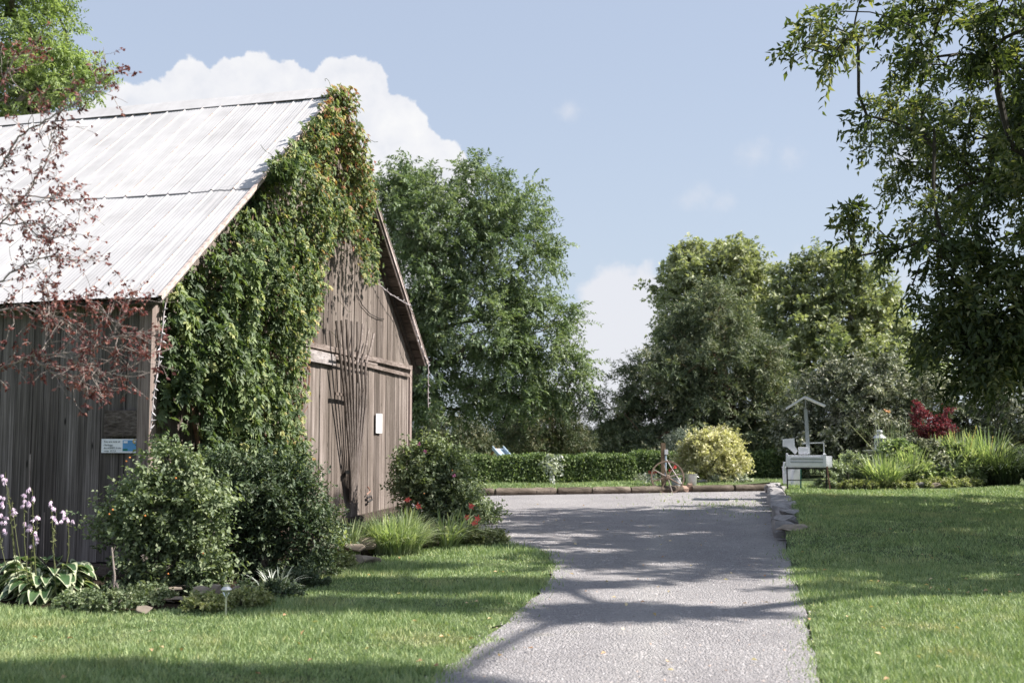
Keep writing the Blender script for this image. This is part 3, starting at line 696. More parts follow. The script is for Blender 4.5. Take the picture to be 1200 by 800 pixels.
# signs on the camera-side wall
def SPt(px, py, off=0):
    d = ray(px, py); o = np.array([0, 0, CAMZ]); q = W1 + sn * off; t = ((q - o) @ sn) / (d @ sn); return o + d * t
ax = (-u, sn, up)
def quadbox(px0, py0, px1, py1, off, th_):
    a_, b = SPt(px0, py0, off), SPt(px1, py1, off); c = (a_ + b) / 2; mb = MB(); mb.box(c, (abs((b - a_) @ u), th_, abs(a_[2] - b[2])), ax, r=.5); return mb
o = quadbox(123, 480.5, 166, 511.5, .05, .035).build('wooden_sign', M['signboard'], None, bevel=.006)
tag(o, 'blank dark weathered wooden board above the white sign by the barn corner', 'sign')
sg = empty('information_sign', SPt(144, 523, .05), 'white rectangular sign with small text and blue picture below a wooden board', 'sign')
quadbox(119.5, 514, 169, 530.5, .05, .012).build('panel', M['white'], sg)
quadbox(144, 515.5, 164, 528.5, .0575, .003).build('picture', M['sign_blue'], sg)
mb = MB(); mb.tube([SPt(158, 517, .060), SPt(158, 517, .063)], .026, 14); mb.build('sun_emblem', M['sign_yellow'], sg)
mb = MB(); mb.tube([SPt(158, 517, .064), SPt(158, 517, .066)], .013, 12); mb.build('sun_center', M['white'], sg)
quadbox(145, 516.5, 149.5, 519, .0605, .003).build('cloud_emblem', M['white'], sg)
mb = MB(); a_ = [SPt(158, 521.5, .061), SPt(160.5, 519.8, .061), SPt(163.8, 519, .061), SPt(163.8, 521.8, .061), SPt(160.5, 522.4, .061)]
mb.add(a_ + [p + sn * .002 for p in a_], [(0, 1, 2, 3, 4), (9, 8, 7, 6, 5), (0, 5, 6, 1), (1, 6, 7, 2), (2, 7, 8, 3), (3, 8, 9, 4), (4, 9, 5, 0)]); mb.build('leaf_emblem', M['sign_green'], sg)
quadbox(144, 525.6, 149.5, 527.8, .0605, .003).build('picture_block', M['sign_green'], sg)
from mathutils import Matrix
def text(s, c, size, m, parent, axx):
    cu = bpy.data.curves.new('lettering', 'FONT'); cu.body = s; cu.size = size; cu.extrude = .0008; cu.materials.append(m)
    tmp = bpy.data.objects.new('lettering', cu); COL.objects.link(tmp); bpy.context.view_layer.update()
    me = bpy.data.meshes.new_from_object(tmp); COL.objects.unlink(tmp); bpy.data.objects.remove(tmp)
    x, y, z = axx; Mx = Matrix(((x[0], y[0], z[0], c[0]), (x[1], y[1], z[1], c[1]), (x[2], y[2], z[2], c[2]), (0, 0, 0, 1)))
    me.transform(Mx); me.materials.clear(); me.materials.append(m); return link('lettering', me, parent)
for s_, yy, sz in (('You are now at', 518.2, .034), ('Heritage', 522.2, .034), ('the ADMITS & the', 525.6, .03), ('route  65.2.6', 529, .03)):
    text(s_, SPt(121.5, yy, .058), sz, M['text'], sg, (-u, up, sn))
# poles leaning at the side wall
for k, (a_, b, lab) in enumerate(((SPt(35.5, 532, .12), SPt(32, 657, .3), 'thin pale pole leaning on the side wall behind the flower stalks'), (SPt(52, 600, .1), SPt(51, 657, .16), 'short thin stake upright against the side wall right of the taller pole'))):
    b = b.copy(); b[2] = .02; mb = MB(); mb.tube([a_, b], .008 if k == 0 else .006, 6); tag(mb.build('garden_stake', M['bark_pale']), lab, 'stake', 'stakes at the side wall')
# string lights
def string(label, pts, sag, nb, seed):
    rng = np.random.default_rng(seed); q = []
    for i in range(len(pts) - 1):
        for t in np.linspace(0, 1, 12, endpoint=(i == len(pts) - 2)):
            p = pts[i] * (1 - t) + pts[i + 1] * t - up * sag[i] * 4 * t * (1 - t) + rng.normal(size=3) * .004; q.append(p)
    q = np.array(q); e = empty('string_lights', q[0], label, 'string lights', 'string lights on the barn gable')
    mb = MB(); mb.tube(q, .007, 5); mb.build('wire', M['wire'], e)
    cl = np.r_[0, np.cumsum(np.linalg.norm(np.diff(q, axis=0), axis=1))]
    for j, s_ in enumerate(np.linspace(.05, .98, nb) * cl[-1]):
        p = np.array([np.interp(s_, cl, q[:, a]) for a in range(3)]); d = nrm(rng.normal(size=3) * .5 + gn * .6 + up * rng.choice([-1, 1]) * .3)
        mb = MB(); mb.tube([p, p + d * .022, p + d * .04, p + d * .06], [.008, .009, .007, .002], 6); mb.build('bulb', M['bulb'], e, smooth=True)
o_ = -u * .08 - nvR * .12
rp = lambda t: E2 + pvR * lnR * t
string('pale string lights swagging along the right eave of the gable and hanging from its tip',
       [WP(440, 330, .1), rp(.265) + o_ * .6, rp(.02) + o_, rp(.02) + o_ - up * .95], [.03, .18, 0], 30, 5)
string('pale string lights hanging straight down beside the left barn corner post', [E1 - u * .04 - nvL * .06, WP(176, 505, .22)], [.02], 16, 6)

# ------------------------------------------------------------------ the creeper
rg = np.random.default_rng(31)
vp = [(366, 104), (378, 96), (393, 94), (408, 98), (420, 112), (427, 135), (431, 165), (437, 200), (440, 240), (441, 300), (440, 332), (431, 328), (426, 300), (420, 285), (412, 268), (403, 262), (396, 285), (388, 290), (378, 300), (382, 325), (376, 350), (367, 385), (362, 400), (352, 430), (354, 470), (350, 500), (360, 520), (362, 560), (345, 600), (230, 600), (232, 530), (236, 480), (226, 465), (222, 500), (216, 520), (203, 500), (200, 480), (188, 510), (182, 500), (184, 440), (186, 400), (184, 372), (196, 345), (218, 318), (240, 300), (250, 283), (258, 268), (262, 255), (284, 228), (300, 205), (320, 184), (335, 172), (350, 150), (360, 130)]
vw = np.array([wsz(*p) for p in vp])
vine = empty('climbing_vine', WP(300, 600, .2), 'dense Virginia creeper hanging over the barn gable with red and yellow tints', 'vine')
def wall_to(s, z, off): return W1 + d1 * s[:, None] + up * z[:, None] + gn * off[:, None]
lo, hi = vw.min(0), vw.max(0)
def bulk(s, z): return .22 + .24 * np.sin(s * 2.3 + z * 1.1) * np.cos(z * 1.9 - s) + .10 * np.sin(z * 4.1 + s * 5)
lo = lo - [.8, 0]; n = 15000; q = rg.uniform(lo, hi, (n * 3, 2)); q = q[(q[:, 0] > .05)]; zt_ = np.array([roof_z(a_) for a_ in q[:, 0]]); q = q[q[:, 1] < zt_ - .05][:n]
o1 = rg.uniform(.03, 1, len(q)) * (bulk(q[:, 0], q[:, 1]) + .15) + .03
pA = wall_to(q[:, 0], q[:, 1], o1)
# strands
ns = 330; ns = 520; q0 = rg.uniform(lo, hi, (ns * 4, 2)); q0 = q0[q0[:, 0] > .05]; q0 = q0[q0[:, 1] < np.array([roof_z(a_) for a_ in q0[:, 0]]) - .05][:ns]; k = 34
Ls = rg.uniform(.6, 1.9, len(q0)); t = np.linspace(0, 1, k)
ss = q0[:, :1] + rg.normal(size=(len(q0), 1)) * .12 * t + .05 * np.sin(t * 9 + rg.uniform(0, 6, (len(q0), 1))); zz = q0[:, 1:] - Ls[:, None] * t
oo = (bulk(ss, zz) + rg.uniform(.12, .42, (len(q0), 1))) * (1 - .25 * t)
qq = np.stack([ss.ravel(), zz.ravel()], 1); okq = qq[:, 1] > .05
pB = wall_to(ss.ravel(), zz.ravel(), oo.ravel() + .05)[okq]
# crest over the ridge end and along the near rake
cen = [(R - up * .22 - u * .1, (.28, .42, .30)), (R - up * .30 - d1 * .25, (.22, .4, .3)), (E1 + pvL * lnL * .84 - u * .16 - nvL * .1, (.22, .45, .28)), (E1 + pvL * lnL * .72 - u * .2 - nvL * .1, (.24, .5, .3)), (E1 + pvL * lnL * .58 - u * .15, (.3, .4, .25)), (E1 + pvL * lnL * .5 - u * .2, (.25, .35, .2)), (E2 + pvR * lnR * .88 - nvR * .3 - u * .12 - d1 * .2, (.26, .4, .3)), (E2 + pvR * lnR * .77 - u * .14 - nvR * .3 - d1 * .35, (.26, .35, .3)), (E2 + pvR * lnR * .68 - u * .15 - nvR * .3 - d1 * .4, (.24, .28, .3))]
pC = []
for c, r_ in cen: pC.append(c + rand_dirs(240, rg) * np.array(r_) * (rg.random((240, 1)) ** .4))
pC = np.concatenate(pC)
pb = np.concatenate([pA, pB, pC])
def proj(p):
    c_, s_ = math.cos(PITCH), math.sin(PITCH); q = p - np.array([0, 0, CAMZ]); fw = q[:, 1] * c_ + q[:, 2] * s_; uu = -q[:, 1] * s_ + q[:, 2] * c_
    return np.stack([600 + F * q[:, 0] / fw, 400 - F * uu / fw], 1)
pj = proj(pb); pb = pb[inside(pj + rg.normal(size=(len(pb), 2)) * 4.5, vp) & ~(inside(pj + rg.normal(size=pj.shape) * 5, [(203, 470), (232, 462), (238, 530), (225, 590), (200, 600), (196, 515)]) & (rg.random(len(pb)) < .93))]; nC = len(pb)
dn = nrm(gn * .45 + np.array([0, 0, -.75]) + rg.normal(size=(nC, 3)) * .5)
nn = nrm(gn * .8 + up * .55 + rg.normal(size=(nC, 3)) * .35)
# five leaflets each
P5, D5, N5, L5, R5 = [], [], [], [], []
side = nrm(np.cross(dn, nn)); spx = (pb - W1) @ d1 / glen; Lc = rg.uniform(.045, .105, nC) * (1 + .55 * np.exp(-(spx / .22) ** 2))
yb = np.clip(np.exp(-((spx - .50) / .16) ** 2) * .28 + np.exp(-((spx - .2) / .1) ** 2) * .03, 0, 1)
rnd = np.clip(rg.random(nC) ** 1.1 * .70 + .08 * np.sin(pb[:, 1] * 5 + pb[:, 2] * 3) + yb * rg.random(nC) * 1.6 + .15 * (pb[:, 2] > 5.4) * rg.random(nC), 0, 1)
for a_ in (-70, -35, 0, 35, 70):
    ca, sa = math.cos(rad(a_)), math.sin(rad(a_))
    D5.append(dn * ca + side * sa); P5.append(pb); N5.append(nn + rg.normal(size=(nC, 3)) * .12); L5.append(Lc * (1 - abs(a_) / 200)); R5.append(np.clip(rnd + rg.normal(size=nC) * .04, 0, 1))
leaf_mesh('foliage', np.concatenate(P5), np.concatenate(D5), np.concatenate(N5), np.concatenate(L5), np.concatenate(L5) * .45, M['vine'], vine, np.concatenate(R5))
mb = MB()
for j in range(46):
    s0, z0_ = vw[rg.integers(len(vw))] * .3 + np.array([glen * rg.uniform(.12, .42), rg.uniform(.2, 4)]) * .7
    pts = []; s_, z_ = s0, max(.1, z0_ - 1.5)
    for i in range(9):
        if not inside(np.array([[s_, z_]]), vw)[0] and z_ > 1: break
        pts.append(W1 + d1 * s_ + up * z_ + gn * rg.uniform(.06, .2)); s_ += rg.normal() * .09 + .02; z_ += rg.uniform(.15, .35)
    if len(pts) > 3: mb.tube(pts, np.linspace(.016, .007, len(pts)), 5)
for (x0, y0, x1, y1) in ((250, 560, 262, 300), (300, 590, 330, 330), (235, 590, 225, 380), (330, 590, 375, 250), (345, 480, 340, 380)):
    t = np.linspace(0, 1, 16); pts = [WP(x0 + (x1 - x0) * a_ + 4 * math.sin(a_ * 9), y0 + (y1 - y0) * a_, .12) for a_ in t]; mb.tube(pts, np.linspace(.03, .012, 16), 6)
mb.build('stems', M['vine_stem'], vine)
mb = MB()
for j in range(22):
    c, r_ = cen[rg.integers(len(cen))]; p = c + rand_dirs(1, rg)[0] * np.array(r_) * .8; d = nrm(nrm(p - c) + rg.normal(size=3) * .4 + up * .3); pts = [p]
    for i in range(5): d = nrm(d + rg.normal(size=3) * .35); pts.append(pts[-1] + d * .06)
    mt_ = MB(); mt_.tube(pts, .004, 4); mt_.build('tendril', M['stem'], vine)
for j in range(14):
    s_, z_ = vw[rg.integers(10, 30)] + rg.normal(size=2) * .05; p = W1 + d1 * s_ + up * z_ + gn * .3; pts = [p]
    d = nrm(d1 * rg.uniform(0, 1) + gn * .3 - up * .5 + rg.normal(size=3) * .3)
    for i in range(5): d = nrm(d + rg.normal(size=3) * .3 - up * .1); pts.append(pts[-1] + d * .08)
    mt_ = MB(); mt_.tube(pts, .004, 4); mt_.build('tendril', M['stem'], vine)
#@@PART2
# ------------------------------------------------------------------ trees
tree('locust_tree', 'large feathery green locust tree rising directly behind the barn gable', 'tree', (-4.0, 36, 0), (-2.6, 36, 6.8),
     plobes(36, [(520, 262, 68, 62), (590, 300, 55, 70), (560, 385, 85, 75), (475, 320, 55, 100), (632, 395, 48, 55), (520, 455, 75, 38), (648, 445, 48, 36), (452, 245, 38, 40), (600, 250, 40, 32), (670, 425, 30, 32), (480, 220, 40, 25), (560, 222, 38, 24), (628, 300, 24, 26), (610, 470, 50, 16), (440, 480, 50, 40)]),
     500, .20, M['locust'], M['bark'], 14, 17, .75, .16, .40, 101, upb=.12, droop=.3, upn=1.6, shell=.5)
tree('locust_tree', 'bright yellow green tree showing above the far left end of the roof', 'tree', (-11.6, 25, 0), (-11.8, 25, 7.5),
     plobes(25, [(20, 40, 70, 60), (72, 100, 45, 24), (10, 100, 80, 40), (-70, 60, 80, 80), (30, -30, 60, 45), (-20, -90, 90, 60), (112, 112, 22, 10), (-60, 150, 110, 50), (95, 78, 25, 10)]),
     360, .26, M['locust_light'], M['bark'], 13, 16, .55, .12, .4, 102, upb=.12, droop=.3, upn=1.2)
tree('broadleaf_tree', 'pale green broadleaf tree whose airy top shows above the big pine', 'tree', (9.6, 50, 0), (9.6, 50, 6),
     plobes(50, [(836, 325, 50, 36), (868, 330, 34, 40), (802, 322, 26, 30), (840, 400, 75, 60), (850, 302, 26, 18), (815, 298, 18, 12), (885, 350, 25, 35), (790, 350, 22, 30), (900, 322, 10, 10)]),
     230, .3, M['pale'], M['bark'], 10, 11, .75, .24, .6, 103, upb=.3, shell=.5)
tree('broadleaf_tree', 'round pale green broadleaf tree standing right of the big pine', 'tree', (14.8, 46, 0), (14.6, 46, 6),
     plobes(46, [(958, 345, 46, 40), (1000, 350, 50, 46), (930, 385, 40, 50), (990, 415, 80, 45), (1035, 385, 36, 38), (1050, 415, 30, 30), (975, 318, 30, 22), (930, 330, 20, 20), (1005, 320, 22, 18), (925, 440, 40, 30), (1080, 440, 30, 40)]),
     330, .3, M['oak'], M['bark'], 10, 12, .75, .22, .6, 104, upb=.25, shell=.5)
tree('pine_tree', 'broad dark pine tree with reddish limbs behind the post and wagon wheel', 'tree', (7.4, 36.5, .15), (7.3, 36.5, 5.6),
     plobes(36.5, [(838, 372, 46, 34), (838, 425, 68, 38), (785, 445, 58, 30), (858, 478, 70, 34), (768, 492, 58, 30), (745, 525, 48, 24), (820, 525, 90, 26), (893, 462, 34, 34), (905, 500, 36, 30), (800, 400, 34, 26), (880, 412, 34, 30), (870, 530, 60, 22), (720, 545, 30, 14), (845, 345, 20, 16), (725, 480, 30, 14)]),
     560, .30, M['pine'], M['bark_red'], 13, 18, .62, .16, .24, 105, upb=.02, droop=.12, upn=.5, shell=.55, spread=.7)
tree('conifer_tree', 'brown tinged conifer rising behind the middle of the clipped hedge', 'tree', (1.5, 43, .1), (1.5, 43, 3.0),
     plobes(43, [(640, 505, 42, 28), (632, 480, 24, 26), (655, 485, 24, 26), (620, 520, 34, 18), (668, 515, 26, 18), (636, 462, 8, 14)]),
     170, .14, M['brownpine'], M['bark_red'], 11, 14, .5, .14, .2, 106, upb=0, upn=.5)
tree('conifer_tree', 'yellowish green conifer behind the hedge left of the slide top', 'tree', (-2.2, 46, .1), (-2.2, 46, 2.2),
     plobes(46, [(540, 512, 36, 22), (510, 505, 34, 26), (560, 520, 24, 16), (485, 500, 30, 30)]),
     150, .14, M['brownpine'], M['bark'], 11, 13, .5, .15, .25, 107, upb=0, upn=.6)
tree('conifer_tree', 'low dark green conifer between the hedge and the big pine', 'tree', (3.9, 45, .1), (3.9, 45, 1.6),
     plobes(45, [(690, 523, 30, 14), (708, 515, 26, 12), (672, 526, 22, 12), (725, 500, 18, 14)]),
     90, .12, M['darkpine'], M['bark_dark'], 11, 13, .5, .15, .22, 108, upb=0, upn=.6)
tree('conifer_tree', 'blackish green conifer half hidden under the locust branches behind the hedge', 'tree', (0.3, 49, .1), (.3, 49, 2.6),
     plobes(49, [(602, 505, 24, 26), (598, 480, 18, 20)]),
     90, .12, M['darkpine'], M['bark_dark'], 11, 13, .5, .15, .22, 109, upb=0, upn=.6)
tree('silver_leaved_shrub', 'tall silvery leaved shrub behind the white trough stand', 'shrub', (11.4, 33.5, .2), (11.4, 33.5, 1.6),
     plobes(33.5, [(985, 470, 68, 36), (1035, 455, 50, 42), (935, 495, 32, 32), (1015, 508, 80, 32), (945, 530, 48, 24), (985, 445, 40, 24), (1010, 435, 30, 20), (920, 525, 24, 22), (1020, 535, 60, 22)]),
     330, .1, M['silver'], M['bark_dark'], 12, 12, .45, .12, .5, 110, upb=.2, upn=.8)
tree('silver_leaved_shrub', 'silvery leaved shrub at the right edge behind the tall daylilies', 'shrub', (16.2, 33.5, .2), (16.2, 33.5, 1.6),
     plobes(33.5, [(1175, 490, 44, 42), (1215, 470, 50, 60), (1120, 480, 40, 44), (1160, 530, 60, 26), (1090, 470, 34, 30), (1240, 520, 40, 40)]),
     230, .1, M['silver'], M['bark_dark'], 12, 12, .45, .12, .5, 111, upb=.2, upn=.8)
def k2(T, rng): return np.ones(len(T), bool)
wl = [(np.array(c, float), np.array(r, float)) for c, r in (
    ((9.6, 17.5, 10.6), (2.0, 1.2, .8)),
    ((10.5, 16.5, 6.5), (2.4, 3.0, 2.8)), ((11.5, 19.5, 8), (2.6, 2.6, 2.6)), ((9.0, 20.5, 7.5), (2.0, 2.0, 1.6)), ((12.0, 14.5, 7.0), (2.4, 2.2, 2.4)))]
tree('shade_tree', 'tall leafy shade tree leaning in from the right edge over lawn and drive', 'tree', (9.9, 17.3, .24), (10.0, 17.2, 7.6),
     plobes(15.5, [(1010, 28, 70, 30, -1.2), (955, 52, 42, 26, -1.5), (1000, 84, 34, 14, -1), (1090, 38, 80, 40, -.5), (1180, 80, 40, 36), (1120, 12, 80, 26), (1040, 8, 60, 22, -.6), (1190, 30, 50, 50), (1015, 138, 26, 5, -.5), (1065, 148, 34, 6, -.4),
                    (1022, 262, 36, 18, -.3), (1040, 292, 44, 28), (1062, 300, 44, 40), (1112, 280, 56, 50), (1180, 225, 24, 26), (1160, 360, 60, 70), (1178, 430, 50, 46), (1112, 405, 40, 40, .4), (1210, 300, 70, 150), (1110, 345, 44, 36), (1180, 20, 60, 50), (1150, 400, 60, 50), (1190, 440, 40, 36), (1150, 435, 44, 26), (1190, 350, 60, 60), (1090, 310, 40, 40)]) + wl,
     900, .26, M['fore'], M['bark_dark'], 11, 10, .42, .14, .38, 112, upb=-.05, droop=.5, upn=.7, shell=.55, step=.5, spread=.75)
wl = [(np.array(c, float), np.array(r, float)) for c, r in (
    ((11.8, 12.2, 3.6), (1.8, 1.7, 1.6)), ((12.0, 13.0, 6.0), (2.3, 2.0, 1.8)), ((9.8, 12.8, 7.8), (1.6, 1.6, .9)), ((12.4, 11.6, 8.2), (1.8, 1.2, 1.2)),
    ((10.6, 14.0, 8.6), (1.4, .8, .6)))]
tree('shade_tree', 'big shade tree standing outside the frame to the right of the camera', 'tree', (12.6, 12.6, .1), (12.4, 12.5, 7.5), wl, 330, .3, M['fore'], M['bark_dark'], 11, 10, .42, .15, .42, 113, upb=-.05, droop=.4, upn=.7, step=.7)
wl = [(np.array(c, float), np.array(r, float)) for c, r in (
    ((13.0, 20.6, 4.2), (2.2, 2.6, 2.0)), ((13.0, 21.5, 7.4), (2.4, 2.2, 2.0)), ((13.2, 17.4, 4.6), (2.2, 2.2, 2.2)), ((13.5, 17.5, 7.6), (2.0, 1.6, 1.2)), ((13.2, 19.5, 9.6), (1.6, 1.2, .6)))]
tree('shade_tree', 'dense dark shade tree just beyond the right edge of the lawn', 'tree', (14.2, 19.6, .24), (13.8, 19.4, 8), wl, 360, .3, M['fore'], M['bark_dark'], 11, 10, .42, .16, .45, 114, upb=-.05, droop=.4, upn=.7, step=.7)
wl = [(np.array(c, float), np.array(r, float)) for c, r in (
    ((7.4, 6.5, 9.8), (1.2, .35, .3)), ((9.4, 6.3, 10.6), (1.3, .4, .4)), ((8.4, 9.5, 9.8), (1.5, .3, .35)), ((9.8, 10.8, 10.2), (1.9, .42, .45)), ((8.0, 12.4, 9.6), (1.3, .3, .35)), ((10.4, 9.2, 9.0), (1.0, .3, .4)))]
tree('shade_tree', 'tall open crowned tree outside the frame whose high branches shade the left lawn', 'tree', (13.6, 10.6, .05), (13.0, 10.4, 8.4), wl, 420, .11, M['fore'], M['bark_dark'], 9, 10, .34, .14, .42, 115, upb=-.05, droop=.3, upn=.9, step=.7, tipr=.005)
# red-leaved small tree, trunk left of the frame
rg = np.random.default_rng(5)
rt = empty('red_leaved_tree', (-5.2, 8.2, 0), 'sparse dark red leaved tree reaching in from the left edge before the roof', 'tree')
Yr = 8.0
mainb = [[(-5.2, 8.2, 0), (-5.1, 8.15, 1.0), (-4.9, 8.1, 1.8), (-4.8, 8.1, 2.8), (-4.85, 8.1, 3.8), (-4.7, 8.1, 4.6)]]
def pl(*q): return [tuple(P(x, y, Yr + dy)) for x, y, dy in q]
Lb = [pl((-150, 470, .1), (-60, 452, 0), (0, 432, -.1), (35, 417, -.2), (70, 413, -.25), (103, 412, -.3)),
      pl((103, 412, -.3), (120, 406, -.3), (145, 409, -.35), (170, 414, -.4)),
      pl((63, 414, -.25), (85, 425, -.3), (105, 428, -.35), (125, 436, -.4), (145, 441, -.4)),
      pl((38, 417, -.2), (50, 428, -.2), (62, 436, -.2), (80, 441, -.2), (95, 452, -.2), (108, 458, -.2)),
      pl((48, 415, -.2), (55, 395, -.15), (56, 370, -.1), (58, 350, 0), (52, 330, 0)),
      pl((-80, 380, 0), (0, 362, 0), (30, 361, 0), (60, 370, -.1), (90, 380, -.2)),
      pl((130, 396, -.3), (138, 380, -.3), (148, 362, -.3), (155, 343, -.3)),
      pl((103, 412, -.3), (130, 396, -.3), (152, 390, -.3)),
      pl((138, 380, -.3), (120, 365, -.3), (100, 350, -.2)),
      pl((-120, 400, 0), (-60, 330, 0), (0, 262, .1), (30, 230, .1), (55, 190, .1), (60, 160, .1), (66, 140, .1)),
      pl((-100, 300, 0), (-40, 250, 0), (0, 196, 0), (22, 160, 0), (55, 140, 0), (90, 120, 0), (112, 100, 0), (120, 92, 0)),
      pl((-60, 330, 0), (0, 330, 0), (30, 310, 0), (60, 300, 0), (90, 305, 0)),
      pl((-100, 300, 0), (-30, 150, .1), (0, 100, .1), (15, 70, .1), (40, 50, .1)),
      pl((-60, 250, 0), (0, 225, 0), (20, 250, 0), (45, 280, 0), (85, 275, 0)),
      pl((0, 262, .1), (40, 262, 0), (62, 268, 0)), pl((30, 230, .1), (62, 232, 0), (88, 236, 0))]
for q in Lb[:1] + [Lb[5], Lb[9], Lb[10], Lb[12]]: pass
mb = MB(); mb.tube(mainb[0], [.09, .075, .065, .055, .04, .02], 10)
for q, z in ((Lb[0], 1.3), (Lb[5], 2.1), (Lb[9], 1.9), (Lb[10], 2.7), (Lb[11], 2.4), (Lb[12], 2.9), (Lb[13], 2.5)):
    q.insert(0, (-4.85, 8.12, z))
TW = []
for q in Lb:
    q = np.array(q); t = np.linspace(0, len(q) - 1, len(q) * 5); c = np.stack([np.interp(t, range(len(q)), q[:, j]) for j in range(3)], 1) + rg.normal(size=(len(t), 3)) * .006
    r0_ = .016 if q is Lb[0] else .011
    thick = .011 if abs(q[0][0] + 4.85) < .01 else .006
    mb.tube(c, np.linspace(thick, .0035, len(c)), 6, caps=False)
    for i in range(4, len(c), 1):
        for r_ in range(rg.integers(1, 3)):
            d = nrm(nrm(c[min(i, len(c) - 2) + 1] - c[i - 1]) * .8 + rg.normal(size=3) * .6); L_ = rg.uniform(.08, .34); pts = [c[i]]
            for s_ in range(5): d = nrm(d + rg.normal(size=3) * .22); pts.append(pts[-1] + d * L_ / 5)
            mb.tube(pts, np.linspace(.0028, .0013, 6), 4, caps=False); TW.append(pts)
            if rg.random() < .6:
                d2 = nrm(d + rg.normal(size=3) * .7); p2 = [pts[3]]
                for s_ in range(4): d2 = nrm(d2 + rg.normal(size=3) * .25); p2.append(p2[-1] + d2 * L_ / 6)
                mb.tube(p2, np.linspace(.0025, .0012, 5), 4, caps=False); TW.append(p2)
mb.build('trunk', M['bark_pale'], rt, smooth=True)
pp, ddr = [], []
for pts in TW:
    for j in range(rg.integers(1, 5)):
        c = pts[rg.integers(2, len(pts))]
        for k_ in range(rg.integers(1, 5)): pp.append(c + rg.normal(size=3) * .008); ddr.append(nrm(rg.normal(size=3) + np.array([0, 0, -.6])))
pp, ddr = np.array(pp), np.array(ddr); n = len(pp)
leaf_mesh('crown', pp, ddr, rand_dirs(n, rg), rg.uniform(.02, .045, n), rg.uniform(.013, .025, n), M['red'], rt)

# ------------------------------------------------------------------ hedges
def hedge(label, A, B, w, h, n, seed, m=M['hedge']):
    rng = np.random.default_rng(seed); A, B = np.array(A, float), np.array(B, float); ln = np.linalg.norm(B - A); dr = (B - A) / ln; nr = np.array([dr[1], -dr[0], 0])
    e = empty('clipped_hedge', A, label, 'hedge')
    mb = MB()
    for s in np.arange(.2, ln, .45):
        p = A + dr * s
        for j in range(4):
            q = p + nr * rng.uniform(-.2, .2); tq = [q, q + up * h * .4 + rng.normal(size=3) * .08, q + up * h * .85 + rng.normal(size=3) * .16]; mb.tube(tq, [.02, .014, .006], 5)
    mb.build('stems', M['bark_dark'], e)
    k = rng.random(n); s = rng.uniform(0, ln, n); wob = 1 + .04 * np.sin(s * 3.1) + .03 * np.sin(s * 7.7)
    fr = rng.random(n) < .62
    off = np.where(fr, w / 2 * np.where(rng.random(n) < .75, 1, -1) * (1 - .35 * rng.random(n) ** 2), rng.uniform(-w / 2, w / 2, n))
    z = np.where(fr, rng.uniform(.02, 1, n) * h, h * (1 - .15 * rng.random(n) ** 2)) * wob
    p = A + dr * s[:, None] + nr * (off * wob)[:, None] + up * z[:, None] + rng.normal(size=(n, 3)) * .03
    on = np.where(fr[:, None], nr * np.sign(off)[:, None] * .7 + up * .7, up * 1.0)
    d = nrm(rng.normal(size=(n, 3)) + on * .5 - up * .2)
    leaf_mesh('leaves', p, d, nrm(on + rng.normal(size=(n, 3)) * .5), rng.uniform(.05, .10, n), rng.uniform(.035, .06, n), m, e); return e
hedge('low clipped green hedge running along the far side of the gravel', P(520, 560, 29.7) * [1, 1, 0] + [0, 0, .18], P(738, 560, 31.2) * [1, 1, 0] + [0, 0, .18], .95, .74, 30000, 1)
hedge('dark clipped hedge beyond the gold bush, under the pine', P(742, 560, 32.6) * [1, 1, 0] + [0, 0, .18], P(935, 560, 33.4) * [1, 1, 0] + [0, 0, .18], .9, .8, 16000, 2)
hedge('dark hedge behind the garden bed at the far right', P(945, 560, 36) * [1, 1, 0] + [0, 0, .2], P(1260, 560, 38) * [1, 1, 0] + [0, 0, .2], 1.2, 1.6, 18000, 3)
# far woodland
rg2 = np.random.default_rng(77); n = 26000
x = rg2.uniform(-90, 110, n); hh = (1.7 + .5 * np.sin(x * .13) + .35 * np.sin(x * .37 + 1)) * rg2.random(n) ** .6
p = np.stack([x, 140 + rg2.uniform(-5, 5, n), hh], 1)
o = leaf_mesh('far_woods', p, rand_dirs(n, rg2), rand_dirs(n, rg2), np.full(n, .5), np.full(n, .4), M['darkpine'], None); tag(o, 'distant low dark wood beyond the hedge', 'woods', kind='stuff')

# ------------------------------------------------------------------ timbers edging the gravel
tpx = [(567, 578), (580, 577.2), (652, 576.5), (693, 576), (737, 575), (803, 573)]
def timber(a_, b, seed, label):
    rng = np.random.default_rng(seed); a_, b = np.array(a_), np.array(b); nn_ = 14
    t = np.linspace(0, 1, nn_); c = a_ + (b - a_) * t[:, None] + rng.normal(size=(nn_, 3)) * .006; c[:, 2] = .085
    r_ = .10 + rng.normal(size=nn_) * .005; r_[0] = r_[-1] = .082
    mb = MB(); mb.tube(c, r_, 10, r=rng.random()); tag(mb.build('landscape_timber', M['log'], smooth=True), label, 'timber', 'timbers edging the far side of the gravel')
def ty(px): 
    # line of the timbers at pixel column px
    lo_, hi_ = 25.0, 32.0
    for _ in range(30):
        m_ = (lo_ + hi_) / 2; X = P(px, 560, m_)[0]
        if np.interp(X, TLx, TLy) > m_: lo_ = m_
        else: hi_ = m_
    q = P(px, 560, m_); return np.array([q[0], q[1], .085])
jn = [(540, 579, 'short dark timber at the left end, beside the corner bush'), (580, 651, 'long timber in front of the left half of the hedge and the sapling'), (653, 693, 'timber right of the sapling, in front of the hedge'), (694, 738, 'timber at the right end of the hedge'),
      (739, 800, 'timber lying behind the wagon wheel'), (811, 859, 'timber starting just right of the galvanised bucket'), (861, 903, 'timber reaching the stone wall at the right end')]
for i, (a_, b, lb) in enumerate(jn): timber(ty(a_), ty(b), 200 + i, lb)

